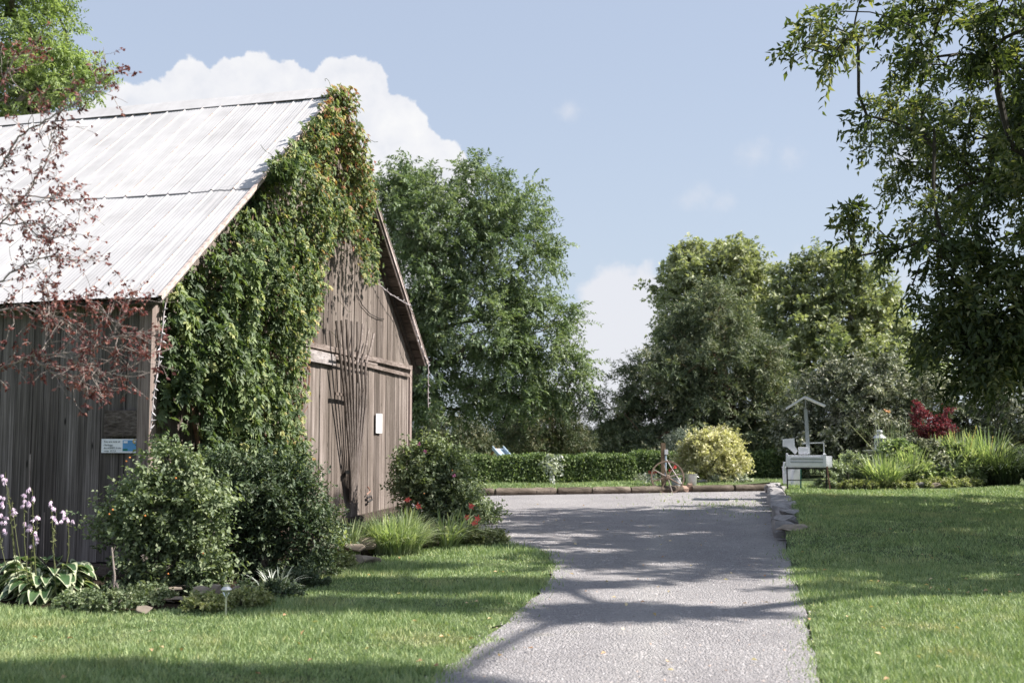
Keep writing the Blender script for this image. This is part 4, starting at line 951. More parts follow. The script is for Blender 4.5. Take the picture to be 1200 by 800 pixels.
# ------------------------------------------------------------------ low stone wall by the drive
rg = np.random.default_rng(44)
WN = 13
dirw = nrm(WALLB - WALLA); lw = np.linalg.norm(WALLB - WALLA); k = 0; s = 0.15; sizes = []
while s < lw - .3:
    l_ = rg.uniform(.7, 1.25); sizes.append((s, l_)); s += l_ + .02
names = ['end of the row nearest the camera', 'second from the near end', 'third from the near end', 'fourth from the near end', 'fifth from the near end', 'sixth from the near end']
for i, (s, l_) in enumerate(sizes):
    c = WALLA + dirw * (s + l_ / 2); w_ = rg.uniform(.40, .52)
    ang = math.atan2(dirw[1], dirw[0]) + rg.normal() * .10
    pos_ = names[i] if i < 6 else ('at the far end by the timbers' if i == len(sizes) - 1 else ['seventh', 'eighth', 'ninth', 'tenth', 'eleventh', 'twelfth', 'thirteenth', 'fourteenth', 'fifteenth', 'sixteenth', 'seventeenth'][i - 6] + ' from the near end')
    rock('wall_stone', (c[0] + rg.normal() * .04, c[1], .15 + rg.normal() * .015), (l_, w_, .30), M['stone_grey'], 300 + i, 'flat grey capping stone of the low drive wall, ' + pos_, 'stone', 'stones of the low wall beside the drive', rz=ang, flat=True, tilt=rg.normal() * .05)
c = WALLA + dirw * -.25; rock('flagstone', (c[0] + .08, c[1], .2), (.55, .42, .07), M['stone'], 340, 'tan flagstone slab tilted on the near end of the drive wall', 'stone', rz=.4, flat=True, tilt=.06)
rock('stone', (c[0] + .05, c[1] + .05, .07), (.5, .42, .2), M['stone_grey'], 341, 'grey stone supporting the tan slab at the near end of the drive wall', 'stone', rz=.2)

# ------------------------------------------------------------------ white trough stand
Ys = 25.6; SX = lambda px: P(px, 545, Ys)[0]; SZ = lambda py, Y=Ys: P(945, py, Y)[2]
stc = np.array([SX(947), Ys + .25, .24]); sd_ = empty('trough_stand', stc, 'white wooden trough on dark metal legs with a tall post under a small peaked roof', 'stand')
def B(x0, y0, x1, y1, Y0, Y1, inset=0):  # px box at depths Y0..Y1
    a_, b = P(x0, y0, Y0), P(x1, y1, Y0); return (np.array([(a_[0] + b[0]) / 2, (Y0 + Y1) / 2, (a_[2] + b[2]) / 2]), (abs(b[0] - a_[0]), Y1 - Y0, abs(a_[2] - b[2])))
mb = MB(); c, s_ = B(925.5, 533, 970, 546, Ys, Ys + .04); mb.box(c, s_)
for (q0, q1) in ((925, 928), (968, 971)): c, s_ = B(q0, 531.5, q1, 547, Ys - .02, Ys + .62); mb.box(c, s_)
c, s_ = B(925.5, 534, 970, 547, Ys + .58, Ys + .62); mb.box(c, s_); c, s_ = B(926, 545, 970, 547.4, Ys + .02, Ys + .6); mb.box(c, s_)
mb.build('trough', M['white'], sd_, bevel=.006)
for y_ in (537.2, 540.6): mb = MB(); c, s_ = B(930, y_, 967, y_ + 1.3, Ys - .012, Ys + .002); mb.box(c, s_); mb.build('slot', M['greypaint'], sd_)
mb = MB(); c, s_ = B(931, 535.2, 966, 536.2, Ys - .018, Ys); mb.box(c, s_); mb.build('moulding', M['white'], sd_)
for (x0, x1, y1, Yl) in ((925.5, 926.8, 573, Ys), (971, 975, 573, Ys), (934.5, 934.8, 567.5, Ys + .55), (963.3, 963.6, 568.5, Ys + .55)):
    a_ = P(x0, 546, Yl + .03); b = P(x1, y1, Yl + .0); b[2] = .235; mb = MB(); mb.bar(a_, b, .035, .035, up=(0, 1, 0)); mb.build('leg', M['copper'] if x0 > 970 else (M['teal'] if 930 < x0 < 940 else M['black']), sd_)
mb = MB()
a_, b = P(926.5, 562.5, Ys + .02), P(972.5, 562.5, Ys + .02); mb.bar(a_, b, .02, .02); mb.build('cross_rail', M['black'], sd_)
mb = MB(); mb.bar(P(926, 548.6, Ys + .03), P(972, 548.6, Ys + .03), .03, .035); mb.build('front_rail', M['black'], sd_)
mb = MB(); mb.bar(P(926, 548.6, Ys + .6), P(972, 548.6, Ys + .6), .03, .03); mb.build('rear_rail', M['black'], sd_)
mb = MB(); mb.bar(P(946.6, 532, Ys + .3), P(943.4, 479, Ys + .3), .085, .085, up=(0, 1, 0)); mb.bar(P(943.3, 479.5, Ys + .3), P(943.2, 468, Ys + .3), .03, .03, up=(0, 1, 0)); mb.build('post', M['greypaint'], sd_, bevel=.005)
rf = MB(); ap = P(942.3, 465.3, Ys + .3)
for q in ((921.5, 478.5), (965, 475.8)):
    b = P(*q, Ys + .3); dd_ = nrm(b - ap); nv_ = np.array([-dd_[2], 0, dd_[0]]); nv_ = nv_ if nv_[2] > 0 else -nv_
    c = (ap + b) / 2; rf.box(c, (np.linalg.norm(b - ap) + .01, .9, .035), (dd_, (0, 1, 0), nv_), r=.5)
rf.build('roof', M['white'], sd_)
# chute
mb = MB(); a_, b = P(921.5, 514.5, Ys + .1), P(935, 528, Ys + .1)
prf = [P(921, 514.5, Ys), P(934.5, 513.5, Ys), P(935, 522.5, Ys), P(938.5, 528, Ys), P(935.5, 532.5, Ys), P(926.5, 524, Ys), P(921, 523, Ys)]
mb.add([p + [0, .12, 0] for p in prf] + [p + [0, .16, 0] for p in prf], [tuple(range(7))[::-1], tuple(range(7, 14))] + [(i, (i + 1) % 7, 7 + (i + 1) % 7, 7 + i) for i in range(7)])
mb.add([p + [0, .50, 0] for p in prf] + [p + [0, .54, 0] for p in prf], [tuple(range(7))[::-1], tuple(range(7, 14))] + [(i, (i + 1) % 7, 7 + (i + 1) % 7, 7 + i) for i in range(7)])
fl = [prf[6], prf[5], prf[4]]
mb.hexa([fl[0] + [0, .16, 0], fl[1] + [0, .16, 0], fl[1] + [0, .5, 0], fl[0] + [0, .5, 0]], [p + [0, 0, .03] for p in (fl[0] + [0, .16, 0], fl[1] + [0, .16, 0], fl[1] + [0, .5, 0], fl[0] + [0, .5, 0])])
mb.hexa([fl[1] + [0, .16, 0], fl[2] + [0, .16, 0], fl[2] + [0, .5, 0], fl[1] + [0, .5, 0]], [p + [0, 0, .03] for p in (fl[1] + [0, .16, 0], fl[2] + [0, .16, 0], fl[2] + [0, .5, 0], fl[1] + [0, .5, 0])])
mb.build('chute', M['white'], sd_)
mb = MB(); c, s_ = B(937.5, 524, 949, 532, Ys + .12, Ys + .45); mb.box(c, s_); mb.build('inner_box', M['white'], sd_, bevel=.006)
mb = MB(); q = [P(937, 519.3, Ys + .56), P(960.5, 518.5, Ys + .56), P(961, 532, Ys + .56)]; mb.tube([q[0], q[1]], .012, 6); mb.tube([q[1], q[2]], .012, 6); mb.build('bracket', M['greypaint'], sd_)
mb = MB(); mb.tube([P(923.5, 541, Ys - .02), P(922.6, 552, Ys - .02)], .03, 10); mb.build('pipe', M['white'], sd_)
sd_.rotation_euler = (0, 0, -math.atan(7.06 / 25.6) * .93)
# white pails behind the stand
for (x0, x1, x2, x3, y0, y1, Yp, lab) in ((918, 926, 918.5, 925.5, 548, 563.5, 28.0, 'square white bin standing left of the trough legs'), (929, 936, 927.5, 938, 547, 564, 27.6, 'flared white bin standing beneath the trough')):
    zt = P(x0, y0, Yp)[2]; wt = (x1 - x0) * Yp / F; wb = (x3 - x2) * Yp / F; cx = P((x0 + x1) / 2, y0, Yp)[0]; z0_ = .235
    hb = lambda w, z, d=.24: [np.array([cx + sx * w / 2, Yp + sy * d / 2, z]) for sx, sy in ((-1, -1), (1, -1), (1, 1), (-1, 1))]
    e = empty('white_bin', (cx, Yp, z0_), lab, 'bin'); mb = MB(); mb.hexa(hb(wb, z0_), hb(wt, zt)); mb.build('body', M['white'], e, bevel=.008)
    mb = MB(); mb.hexa(hb(wt * 1.08, zt + .003, .27), hb(wt * 1.08, zt + .028, .27)); mb.build('rim', M['white'], e)

# ------------------------------------------------------------------ post, wagon wheel, bucket, pots
Yw = 28.9
po = empty('utility_post', (P(777, 560, Yw + .5)[0], Yw + .5, .12), 'short square wooden post with a grey box and conduit behind the wagon wheel', 'post')
a_ = P(777, 519, Yw + .5); mb = MB(); b = a_.copy(); b[2] = .05; mb.bar(b, a_, .12, .12, up=(0, 1, 0)); mb.build('shaft', M['post'], po, bevel=.006)
mb = MB(); c, s_ = B(779, 526.5, 783, 532.5, Yw + .36, Yw + .44); mb.box(c, s_); mb.build('junction_box', M['plastic_w'], po, bevel=.006)
mb = MB(); q = P(780.2, 533, Yw + .41); q2 = P(780, 557, Yw + .41); mb.tube([q, q2], .022, 8); mb.build('conduit', M['slide'], po)
mb = MB(); mb.tube([P(781, 538, Yw + .38), P(788, 550, Yw + .2), P(799, 567, Yw + .05)], .014, 6); mb.build('cable', M['wire'], po)
wc = P(782.3, 562.2, Yw); R_ = 19.0 * Yw / F; wc[2] = R_ * .93 + .0
wh = empty('wagon_wheel', (wc[0], Yw, 0), 'rusty old spoked iron wagon wheel leaning against the wooden post', 'wheel')
tl = np.array([0, .22, .975]); tl = tl / np.linalg.norm(tl); axw = np.array([1., 0, 0]); nw = np.cross(axw, tl)
t = np.linspace(0, 2 * np.pi, 49); ring = np.stack([wc + axw * R_ * math.cos(x) + tl * R_ * math.sin(x) for x in t]); 
mb = MB()
nR = 48; V = []
for x in t[:-1]:
    rd = axw * math.cos(x) + tl * math.sin(x)
    V += [wc + rd * (R_ + .012) - nw * .03, wc + rd * (R_ + .012) + nw * .03, wc + rd * (R_ - .022) + nw * .03, wc + rd * (R_ - .022) - nw * .03]
mb.add(V, [(i * 4 + j, i * 4 + (j + 1) % 4, ((i + 1) % nR) * 4 + (j + 1) % 4, ((i + 1) % nR) * 4 + j) for i in range(nR) for j in range(4)]); mb.build('rim', M['rust'], wh)
mb = MB(); mb.tube([wc - nw * .09, wc - nw * .05, wc + nw * .05, wc + nw * .09], [.04, .065, .065, .04], 12); mb.build('hub', M['rust'], wh)
for j in range(8):
    x = j * math.pi / 4 + .26; rd = axw * math.cos(x) + tl * math.sin(x); mb = MB(); mb.tube([wc + rd * .05, wc + rd * (R_ - .015)], [.02, .015], 6); mb.build('spoke', M['rust'] if j % 3 else M['bark_pale'], wh)
def pail(name, label, px0, px1, y0, y1, Y, m, cat, z0_=.14, flare=1.25):
    cx = P((px0 + px1) / 2, y0, Y)[0]; r_ = (px1 - px0) / 2 * Y / F; h_ = (y1 - y0) * Y / F; e = empty(name, (cx, Y, z0_), label, cat)
    mb = MB(); mb.lathe((cx, Y, z0_), [(r_ / flare, 0), (r_ / flare * 1.02, .01), (r_ * .98, h_ - .02), (r_ * 1.05, h_ - .015), (r_ * 1.05, h_), (r_ * .93, h_), (r_ * .9, h_ - .05)], 22); mb.build('body', m, e, smooth=True)
    mb = MB(); mb.lathe((cx, Y, z0_ + h_ - .055), [(r_ * .9, 0), (r_ * .9, .012)], 16); mb.build('soil', M['soil'], e); return e, np.array([cx, Y, z0_ + h_ - .04])
e, tp = pail('metal_bucket', 'galvanised metal bucket planter between the wagon wheel and gold bush', 803, 817, 551.5, 567.5, 29.6, M['zinc'], 'bucket', z0_=.10)
for j in range(2):
    a2 = j * math.pi; hp = [np.array([tp[0] + math.cos(a2) * .165, tp[1], tp[2] - .03]), np.array([tp[0] + math.cos(a2) * .20, tp[1], tp[2] - .06])]; mb = MB(); mb.tube(hp, .012, 6); mb.build('handle', M['zinc'], e)
clump('potted_plant', 'small yellowish plant growing in the galvanised bucket', 'plant', tp - [0, 0, .02], 60, .15, .03, .8, M['yellow'], 61, .08)
e, tp2 = pail('flower_pot', 'small dark flower pot with red geraniums behind the wagon wheel', 786, 798, 556, 568, 29.3, M['greypaint'], 'pot', z0_=.10)
gp = empty('geranium', tp2, 'red flowering geranium in the dark pot behind the wheel', 'plant')
rg = np.random.default_rng(9); p = tp2 + rg.normal(size=(160, 3)) * [.10, .08, .07] + [0, 0, .08]
leaf_mesh('leaves', p, rand_dirs(160, rg), rand_dirs(160, rg) + up * .8, np.full(160, .05), np.full(160, .045), M['rose'], gp)
for (x, y, s_) in ((790.6, 547, .06), (785.5, 551.3, .045), (787, 550.8, .03)):
    c = P(x, y, 29.2); s_ *= .6; p = c + rand_dirs(50, rg) * s_ * .7; leaf_mesh('flower_head', p, p - c + 1e-3, rand_dirs(50, rg), np.full(50, .03), np.full(50, .03), M['geranium'], gp)
    mb = MB(); mb.tube([tp2 + [0, 0, .03], c], .005, 4); mb.build('stem', M['stem'], gp)
gp = empty('red_flower', P(764, 562, 29.4), 'low plant with a few red blooms left of the wagon wheel', 'plant'); 
c0 = P(765, 566, 29.5); p = c0 + rg.normal(size=(160, 3)) * [.14, .08, .07] + [0, 0, .1]
leaf_mesh('leaves', p, rand_dirs(160, rg), rand_dirs(160, rg) + up * .8, np.full(160, .06), np.full(160, .035), M['silverplant'], gp)
for (x, y) in ((761.5, 553), (764, 554.5), (767.5, 553.5)):
    c = P(x, y, 29.4); p = c + rand_dirs(24, rg) * .025; leaf_mesh('flower_head', p, p - c + 1e-3, rand_dirs(24, rg), np.full(24, .03), np.full(24, .022), M['geranium'], gp)
rock('stone', tuple(ty(803) + [0, .05, .0]), (.22, .2, .24), M['terracotta'], 401, 'rounded orange stone beside the right side of the wagon wheel', 'stone')
rock('stone', tuple(ty(808.5) + [.0, .1, .03]), (.26, .22, .28), M['terracotta'], 402, 'orange stone under the galvanised bucket rim at the timber end', 'stone')
rock('stone', tuple(P(822, 563, 30.4) * [1, 1, 0] + [0, 0, .2]), (.4, .25, .2), M['stone_grey'], 403, 'grey stone at the foot of the gold bush', 'stone')
yb_ = P(835, 562, 31); yb_[2] = .2
bush('gold_bush', 'rounded golden yellow leaved bush behind the galvanised bucket', yb_, plobes(31, [(836, 532, 34, 25), (812, 540, 18, 18), (855, 540, 18, 20), (838, 518, 20, 14), (830, 550, 34, 10), (862, 525, 10, 10), (815, 522, 10, 8)], yr=.9), 240, M['yellow'], 70, leafL=.085, aspect=.6, ntw=8, k=9, tl=.27, shell=.6, upb=.5, r0=.04)
c = P(862, 560, 30.6); c[2] = .18
bush('ground_cover_plant', 'low silvery ground cover at the right foot of the gold bush', c, [(c + [0, 0, .08], np.array([.45, .25, .12])), (c + [-.5, 0, .06], np.array([.35, .25, .1]))], 50, M['silverplant'], 71, leafL=.05, tl=.12, cat='plant')
c = P(752, 566, 31); c[2] = .18
bush('ground_cover_plant', 'low silvery green ground cover left of the wooden post', c, [(c + [0, 0, .05], np.array([.55, .25, .12]))], 50, M['silverplant'], 72, leafL=.05, tl=.12, cat='plant')
c = P(790, 560, 33.5); c[2] = .2
bush('evergreen_shrub', 'bluish green young evergreen between the wooden post and gold bush', c, plobes(33.5, [(792, 528, 14, 18), (800, 515, 12, 12), (788, 545, 12, 14)]), 90, leaf_mat('blue_needles', g((.05, .09, .07), (.12, .17, .13), (.20, .25, .20)), .15), 73, leafL=.08, aspect=.2, tl=.3)
# sapling and small solar light before the hedge
c = P(649, 568, 29.5); c[2] = .15
sp_ = empty('sapling', c, 'young sapling with a white trunk guard before the hedge', 'tree')
mb = MB(); tt_ = P(648, 556.5, 29.5); mb.tube([c, tt_], .035, 10); mb.build('trunk_guard', M['plastic_w'], sp_, smooth=True)
mb = MB(); top_ = P(648, 536, 29.5); mb.tube([c, tt_, top_], [.014, .012, .006], 6); mb.build('trunk', M['bark'], sp_)
rg = np.random.default_rng(10); S = np.concatenate([P(648, 548, 29.5) + rg.normal(size=(14, 3)) * [.12, .1, .06], P(648, 537, 29.5) + rg.normal(size=(14, 3)) * [.12, .1, .05]])
p, d, n_, l_ = sprays(S, nrm(rand_dirs(28, rg) + [0, 0, -.1]), .26, 8, .12, rng=rg); leaf_mesh('crown', p, d, n_, l_, l_ * .5, M['silverplant'], sp_, rng=rg)
def solar(px, py0, py1, Y, z0_, label, group, m):
    a_ = P(px, py1, Y); zt = P(px, py0, Y)[2]; h_ = zt - z0_; k_ = h_ / .28; e = empty('solar_light', (a_[0], Y, z0_), label, 'garden light', group)
    mb = MB(); mb.lathe((a_[0], Y, z0_ - .05), [(.009 * k_, 0), (.009 * k_, .05 + h_ * .62)], 10); mb.build('stake', M['steel'], e, smooth=True)
    mb = MB(); mb.lathe((a_[0], Y, z0_ + h_ * .60), [(.012 * k_, 0), (.03 * k_, h_ * .10), (.040 * k_, h_ * .2)], 16); mb.build('lens', M['glass'] if m else M['plastic_w'], e, smooth=True)
    mb = MB(); mb.lathe((a_[0], Y, z0_ + h_ * .79), [(.045 * k_, 0), (.052 * k_, h_ * .02), (.052 * k_, h_ * .05), (.038 * k_, h_ * .10), (.026 * k_, h_ * .14), (.026 * k_, h_ * .19), (.01 * k_, h_ * .21)], 20); mb.build('cap', M['steel'], e, smooth=True)
solar(264.5, 684, 716, 9.55, 0, 'stainless steel solar path light on the lawn edge before the dark bush', 'solar garden lights', 1)
solar(645, 560, 568.5, 29.2, .15, 'tiny white solar light beside the sapling before the hedge', 'solar garden lights', 0)
# slide behind the hedge
sl = empty('playground_slide', P(585, 530, 40) * [1, 1, 0], 'pale blue playground slide top on wooden legs peeking over the hedge', 'slide')
a_ = P(583.5, 526, 40); b = P(600, 545, 38.5); b = a_ + (b - a_) * 2.6
mb = MB(); mb.bar(a_, b, .42, .04); mb.bar(a_ + [-.2, 0, .05], b + [-.2, 0, .05], .03, .14); mb.bar(a_ + [.2, 0, .05], b + [.2, 0, .05], .03, .14); mb.build('chute', M['slide'], sl)
for dx, mm in ((-.25, 'orange'), (.22, 'post')):
    q = a_ + [dx * .2, .1, .02]; q2 = q + [-.9 if mm == 'orange' else 0, .2, 0]; q2[2] = 0; mb = MB(); mb.bar(q2, q, .09, .09, up=(0, 1, 0)); mb.build('leg', M[mm], sl)

# ------------------------------------------------------------------ garden bed on the right
def gp_(px, py, z=.24):
    Y = float(np.interp(py, [545, 556, 561, 566, 571], [29.3, 28.4, 27.6, 26.6, 25.9])); q = P(px, 560, Y); q[2] = z; return q
c = gp_(995, 568)
bush('sedum_plant', 'rounded pale green sedum at the left end of the bed', c, blobl(c, (((0, .5, .30), (.42, .4, .30)), ((.35, .7, .45), (.4, .4, .38)), ((-.35, .3, .16), (.28, .3, .18)), ((.1, .2, .1), (.6, .25, .14)))), 170, M['sedum'], 80, leafL=.06, tl=.14, cat='plant', aspect=.6)
for i, (px, py, n_, L_, W_, s_, mt, lb, cat) in enumerate((
        (1035, 567, 320, .98, .036, .75, 'lily', 'arching strap leaved daylily clump below the glass lantern', 'daylily'),
        (1065, 560, 260, 1.2, .035, .7, 'lily', 'strap leaved daylily clump right of the lantern', 'daylily'),
        (1128, 556, 420, 1.5, .04, .55, 'lily', 'tall bright daylily clump with yellow buds behind the leafy plants', 'daylily'),
        (1105, 553, 320, 1.4, .04, .55, 'lily', 'tall daylily clump directly right of the red barberry', 'daylily'),
        (1158, 556, 260, 1.6, .042, .6, 'lily', 'tall daylily clump beside the dark arching grass', 'daylily'),
        (1178, 560, 420, 1.25, .03, .95, 'lily_dark', 'dark arching ornamental grass clump near the right edge', 'ornamental grass'),
        (1218, 560, 420, 1.2, .03, .95, 'lily_dark', 'dark ornamental grass clump cut by the right edge', 'ornamental grass'))):
    e = clump('daylily' if mt == 'lily' else 'ornamental_grass', lb, cat, gp_(px, py), n_, L_, W_, s_, M[mt], 500 + i, rad_=.34, group='strap leaved clumps in the garden bed' if mt == 'lily' else None)
    if i in (2, 3, 4):
        rg = np.random.default_rng(600 + i); cc = gp_(px, py)
        for j in range(7):
            bt = cc + np.r_[rg.normal(size=2) * .3, rg.uniform(1.15, 1.45)]; mb = MB(); mb.tube([cc + np.r_[rg.normal(size=2) * .1, 0], (cc + bt) / 2 + [0, 0, .1], bt], .007, 4); mb.tube([bt, bt + [.01, 0, .05], bt + [.02, 0, .10]], [.008, .016, .004], 5); mb.build('bud_stalk', M['sign_yellow'] if j % 2 else M['sedum'], e)
for i, (px, py, rx_, rh, lb) in enumerate(((1062, 561, .55, .62, 'leafy mid green perennial in the bed left of center'), (1090, 560, .55, .66, 'leafy perennial with white flecked leaves in the bed center'), (1120, 560, .6, .62, 'leafy perennial in front of the tall daylilies'))):
    c = gp_(px, py); bush('perennial', lb, c, blobl(c, (((0, .5, rh * .95), (rx_, .45, rh * .8)), ((.3, .2, rh * .5), (rx_ * .8, .35, rh * .5)), ((-.3, .15, rh * .35), (rx_ * .8, .35, rh * .38)))), 300, M['silver'] if i == 1 else M['sedum'] if 0 else leaf_mat('perennial_leaf', g((.07, .13, .04), (.14, .23, .08), (.26, .35, .16), (.42, .48, .30)), .35), 90 + i, leafL=.11, aspect=.5, tl=.16, cat='perennial')
c = gp_(1093, 548)
bush('barberry_bush', 'dark red leaved barberry rising above the green perennials', c, plobes(c[1], [(1082, 497, 8, 16), (1098, 505, 12, 14), (1106, 498, 6, 16), (1090, 516, 12, 12), (1078, 488, 5, 12), (1110, 486, 3, 8)]), 110, M['barberry'], 95, leafL=.06, tl=.2, ntw=6, upb=.7, cat='bush')
for i, (px, py, w_) in enumerate(((1010, 571, .5), (1045, 570, .6), (1100, 566, .55), (1130, 563, .5))):
    c = gp_(px, py); bush('ground_cover_plant', ['yellow green ground cover edging the left end of the bed', 'yellow green ground cover before the arching daylilies', 'pale green ground cover right of the bed stones', 'pale green ground cover before the tall daylilies'][i], c,
        blobl(c, (((0, .15, .06), (w_, .25, .11)),)), 70, M['cover'], 120 + i, leafL=.05, tl=.1, cat='ground cover', group='ground cover along the bed edge')
for i, (px, py, sx, lb) in enumerate(((1071, 565, .30, 'pale stone at the left of the bed edge stones'), (1081, 565, .42, 'dark flat stone in the middle of the bed edge'), (1094, 566, .40, 'brown stone at the right of the bed edge stones'))):
    c = gp_(px, py); rock('edging_stone', (c[0], c[1], .30), (sx, .3, .2), M[['stone_grey', 'stone_grey', 'stone'][i]], 130 + i, lb, 'stone', 'stones edging the garden bed')
# glass lantern on a pale disc stand
Yl = 28.6; lc = P(1031, 527, Yl); ln_ = empty('lantern', (lc[0], Yl, lc[2]), 'glass lantern with a silver domed top on a round stand', 'lantern')
r_ = 9.0 * Yl / F
mb = MB(); mb.lathe(lc, [(r_ * .85, 0), (r_ * .92, .03), (r_ * .9, .06), (r_ * .75, .07)], 20); mb.build('base', M['steel'], ln_, smooth=True)
mb = MB(); mb.lathe(lc + [0, 0, .065], [(r_ * .62, 0), (r_ * .72, .08), (r_ * .72, .2), (r_ * .6, .24)], 20); mb.build('glass_body', M['glass'], ln_, smooth=True)
mb = MB(); mb.lathe(lc + [0, 0, .30], [(r_ * .85, 0), (r_ * .9, .02), (r_ * .55, .09), (r_ * .36, .11), (r_ * .36, .17), (r_ * .46, .18), (r_ * .4, .22), (r_ * .1, .24)], 20); mb.build('domed_top', M['zinc'], ln_, smooth=True)
mb = MB(); mb.lathe(lc + [0, 0, .07], [(r_ * .2, 0), (r_ * .2, .12)], 12); mb.build('candle', M['stone'], ln_)
mb = MB(); tb = empty('birdbath', (lc[0] - .1, Yl, .24), 'pale round stand carrying the glass lantern among the daylilies', 'birdbath')
mb.lathe((lc[0] - .1, Yl, lc[2] - .065), [(.10, 0), (.34, .02), (.36, .05), (.36, .06)], 24); mb.build('bowl', M['zinc'], tb, smooth=True)
mb = MB(); mb.lathe((lc[0] - .1, Yl, .2), [(.16, 0), (.12, .05), (.06, .12), (.06, lc[2] - .3), (.1, lc[2] - .262)], 18); mb.build('pedestal', M['greypaint'], tb, smooth=True)
# tall thin flower stalks by the lantern
e = clump('tall_grass', 'wispy pale tall stalks rising behind the glass lantern', 'ornamental grass', gp_(1045, 556), 90, 1.75, .014, .18, M['sedum'], 610, rad_=.35)
fb = empty('tall_lily', gp_(1040, 556), 'single tall orange bloom above the glass lantern', 'flower'); c = P(1040, 481.5, 28.9)
mb = MB(); mb.tube([gp_(1040, 556), (gp_(1040, 556) + c) / 2 + [.04, 0, 0], c], .008, 5); mb.build('stem', M['stem'], fb)
rg = np.random.default_rng(14); p = c + rg.normal(size=(14, 3)) * .02; leaf_mesh('petals', p, nrm(rg.normal(size=(14, 3)) * [1, .5, .3]), rand_dirs(14, rg), np.full(14, .07), np.full(14, .03), leaf_mat('orange_petal', g((.60, .25, .08), (.75, .40, .18)), .3), fb)
mb = MB(); a_ = gp_(1000, 545); mb.tube([P(1026, 530, 28), P(1010, 512, 28), P(992, 493, 28)], [.014, .01, .006], 5); tag(mb.build('leaning_stalk', M['cover']), 'single bare stalk leaning left beside the glass lantern', 'stalk')

# ------------------------------------------------------------------ planting at the barn
def bb(px, py, z=0): q = G(px, py, z); q[2] = 0; return q
c = np.array([-3.55, 10.75, 0])
bush('rose_bush', 'sunlit rose bush below the white sign at the barn corner', c,
     plobes(10.9, [(188, 589, 39, 26), (146, 606, 20, 22), (132, 629, 14, 14), (225, 636, 31, 22), (176, 566, 22, 14), (205, 679, 34, 26), (166, 642, 26, 15), (192, 542, 14, 10), (240, 589, 17, 17), (243, 664, 19, 19), (220, 554, 14, 14), (188, 624, 34, 26), (236, 704, 22, 10), (181, 704, 15, 8)], yr=.85), 300, M['rose'], 140, leafL=.055, aspect=.68, ntw=8, k=8, tl=.25, r0=.025, shell=.6, upb=.35)
c = np.array([-2.65, 11.9, 0])
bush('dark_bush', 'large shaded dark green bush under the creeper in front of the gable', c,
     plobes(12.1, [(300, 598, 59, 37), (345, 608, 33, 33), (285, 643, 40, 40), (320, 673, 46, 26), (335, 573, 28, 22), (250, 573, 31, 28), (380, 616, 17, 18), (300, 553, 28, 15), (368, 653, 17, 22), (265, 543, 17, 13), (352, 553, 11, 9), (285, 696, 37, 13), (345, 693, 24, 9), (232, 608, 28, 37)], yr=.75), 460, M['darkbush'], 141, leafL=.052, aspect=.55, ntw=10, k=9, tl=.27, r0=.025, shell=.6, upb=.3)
c = np.array([-1.45, 19.0, 0])
cb_ = bush('rose_bush', 'rose bush with pink blooms at the far corner of the gable', c,
     plobes(19.0, [(506, 568, 30, 27), (534, 584, 30, 25), (494, 536, 16, 11), (554, 606, 20, 17), (524, 551, 20, 17), (484, 566, 14, 21), (564, 626, 14, 10), (516, 611, 40, 21), (506, 526, 8, 6), (476, 536, 8, 10), (571, 611, 8, 8), (536, 638, 30, 10)], yr=.9), 400, M['rose'], 142, leafL=.07, aspect=.65, ntw=9, k=8, tl=.3, r0=.03, shell=.6, upb=.35)
rg = np.random.default_rng(19)
def blob_flowers(parent, lst, m, Y, s_, nm, npet=16):
    for (x, y) in lst:
        c = P(x, y, Y); p = c + rand_dirs(npet, rg) * s_ * .3; leaf_mesh(nm, p, p - c + rg.normal(size=(npet, 3)) * s_ * .1, rand_dirs(npet, rg), np.full(npet, s_), np.full(npet, s_ * .7), m, parent, rng=rg)
blob_flowers(cb_, [(491, 520), (532, 556.5), (498, 529)], M['pinkflower'], 18.1, .032, 'rose_bloom')
def hips(parent, lst, Y):
    for (x, y) in lst: mb = MB(); c = P(x, y, Y); mb.lathe(c, [(.003, -.009), (.009, -.004), (.010, .003), (.004, .009)], 8); mb.build('rose_hip', M['hip'], parent, smooth=True)
hips(cb_, [(530, 551), (497, 578)], 18.1); 
rb = bpy.data.objects['rose_bush']
hips(rb, [(128, 602), (148, 540), (132, 597), (170, 604), (206, 560), (238, 648), (197, 672), (152, 536)], 10.2)
# red daylilies
for i, (px, py, flo, Y, lb) in enumerate(((478, 640, [(478, 585.5), (490, 593)], 16.5, 'strap leaved daylily with two red blooms at the left foot of the rose bush'), (545, 640, [(552, 592.5), (547, 606), (555.5, 613), (560, 608)], 16.0, 'strap leaved daylily with red blooms in front of the far rose bush'))):
    c = bb(px, 507 + 1.6 * F / Y); e = clump('red_daylily', lb, 'daylily', c, 60, .55, .022, .8, M['lily'], 620 + i, rad_=.12, group='red flowering daylilies by the gable')
    for (x, y) in flo:
        q = P(x, y, Y - .25); mb = MB(); mb.tube([c, (c + q) / 2 + [0, 0, .08], q], .005, 4); mb.build('flower_stem', M['stem'], e)
        D = nrm(np.array([[math.cos(t_), -.3, math.sin(t_)] for t_ in np.linspace(0, 2 * np.pi, 7)[:-1] + rg.random()])); leaf_mesh('red_bloom', np.repeat(q[None], 6, 0), D, np.tile([0, -1., .3], (6, 1)), rg.uniform(.04, .08, 6), rg.uniform(.02, .035, 6), M['redflower'], e)
clump('ornamental_grass', 'fine leaved light green grassy mound against the gable boards', 'ornamental grass', bb(462, 648), 1500, .62, .012, .85, M['lily'], 630, rad_=.34, k=7)
clump('iris_clump', 'sword leaved iris clump behind the piled stones left of the grassy mound', 'iris', bb(408, 652), 130, .52, .022, .55, M['lily'], 631, rad_=.16, droop=.4)
clump('iris_clump', 'small iris clump with pale tips hard by the dark bush', 'iris', bb(385, 650), 80, .5, .02, .6, M['lily'], 632, rad_=.14, droop=.4)
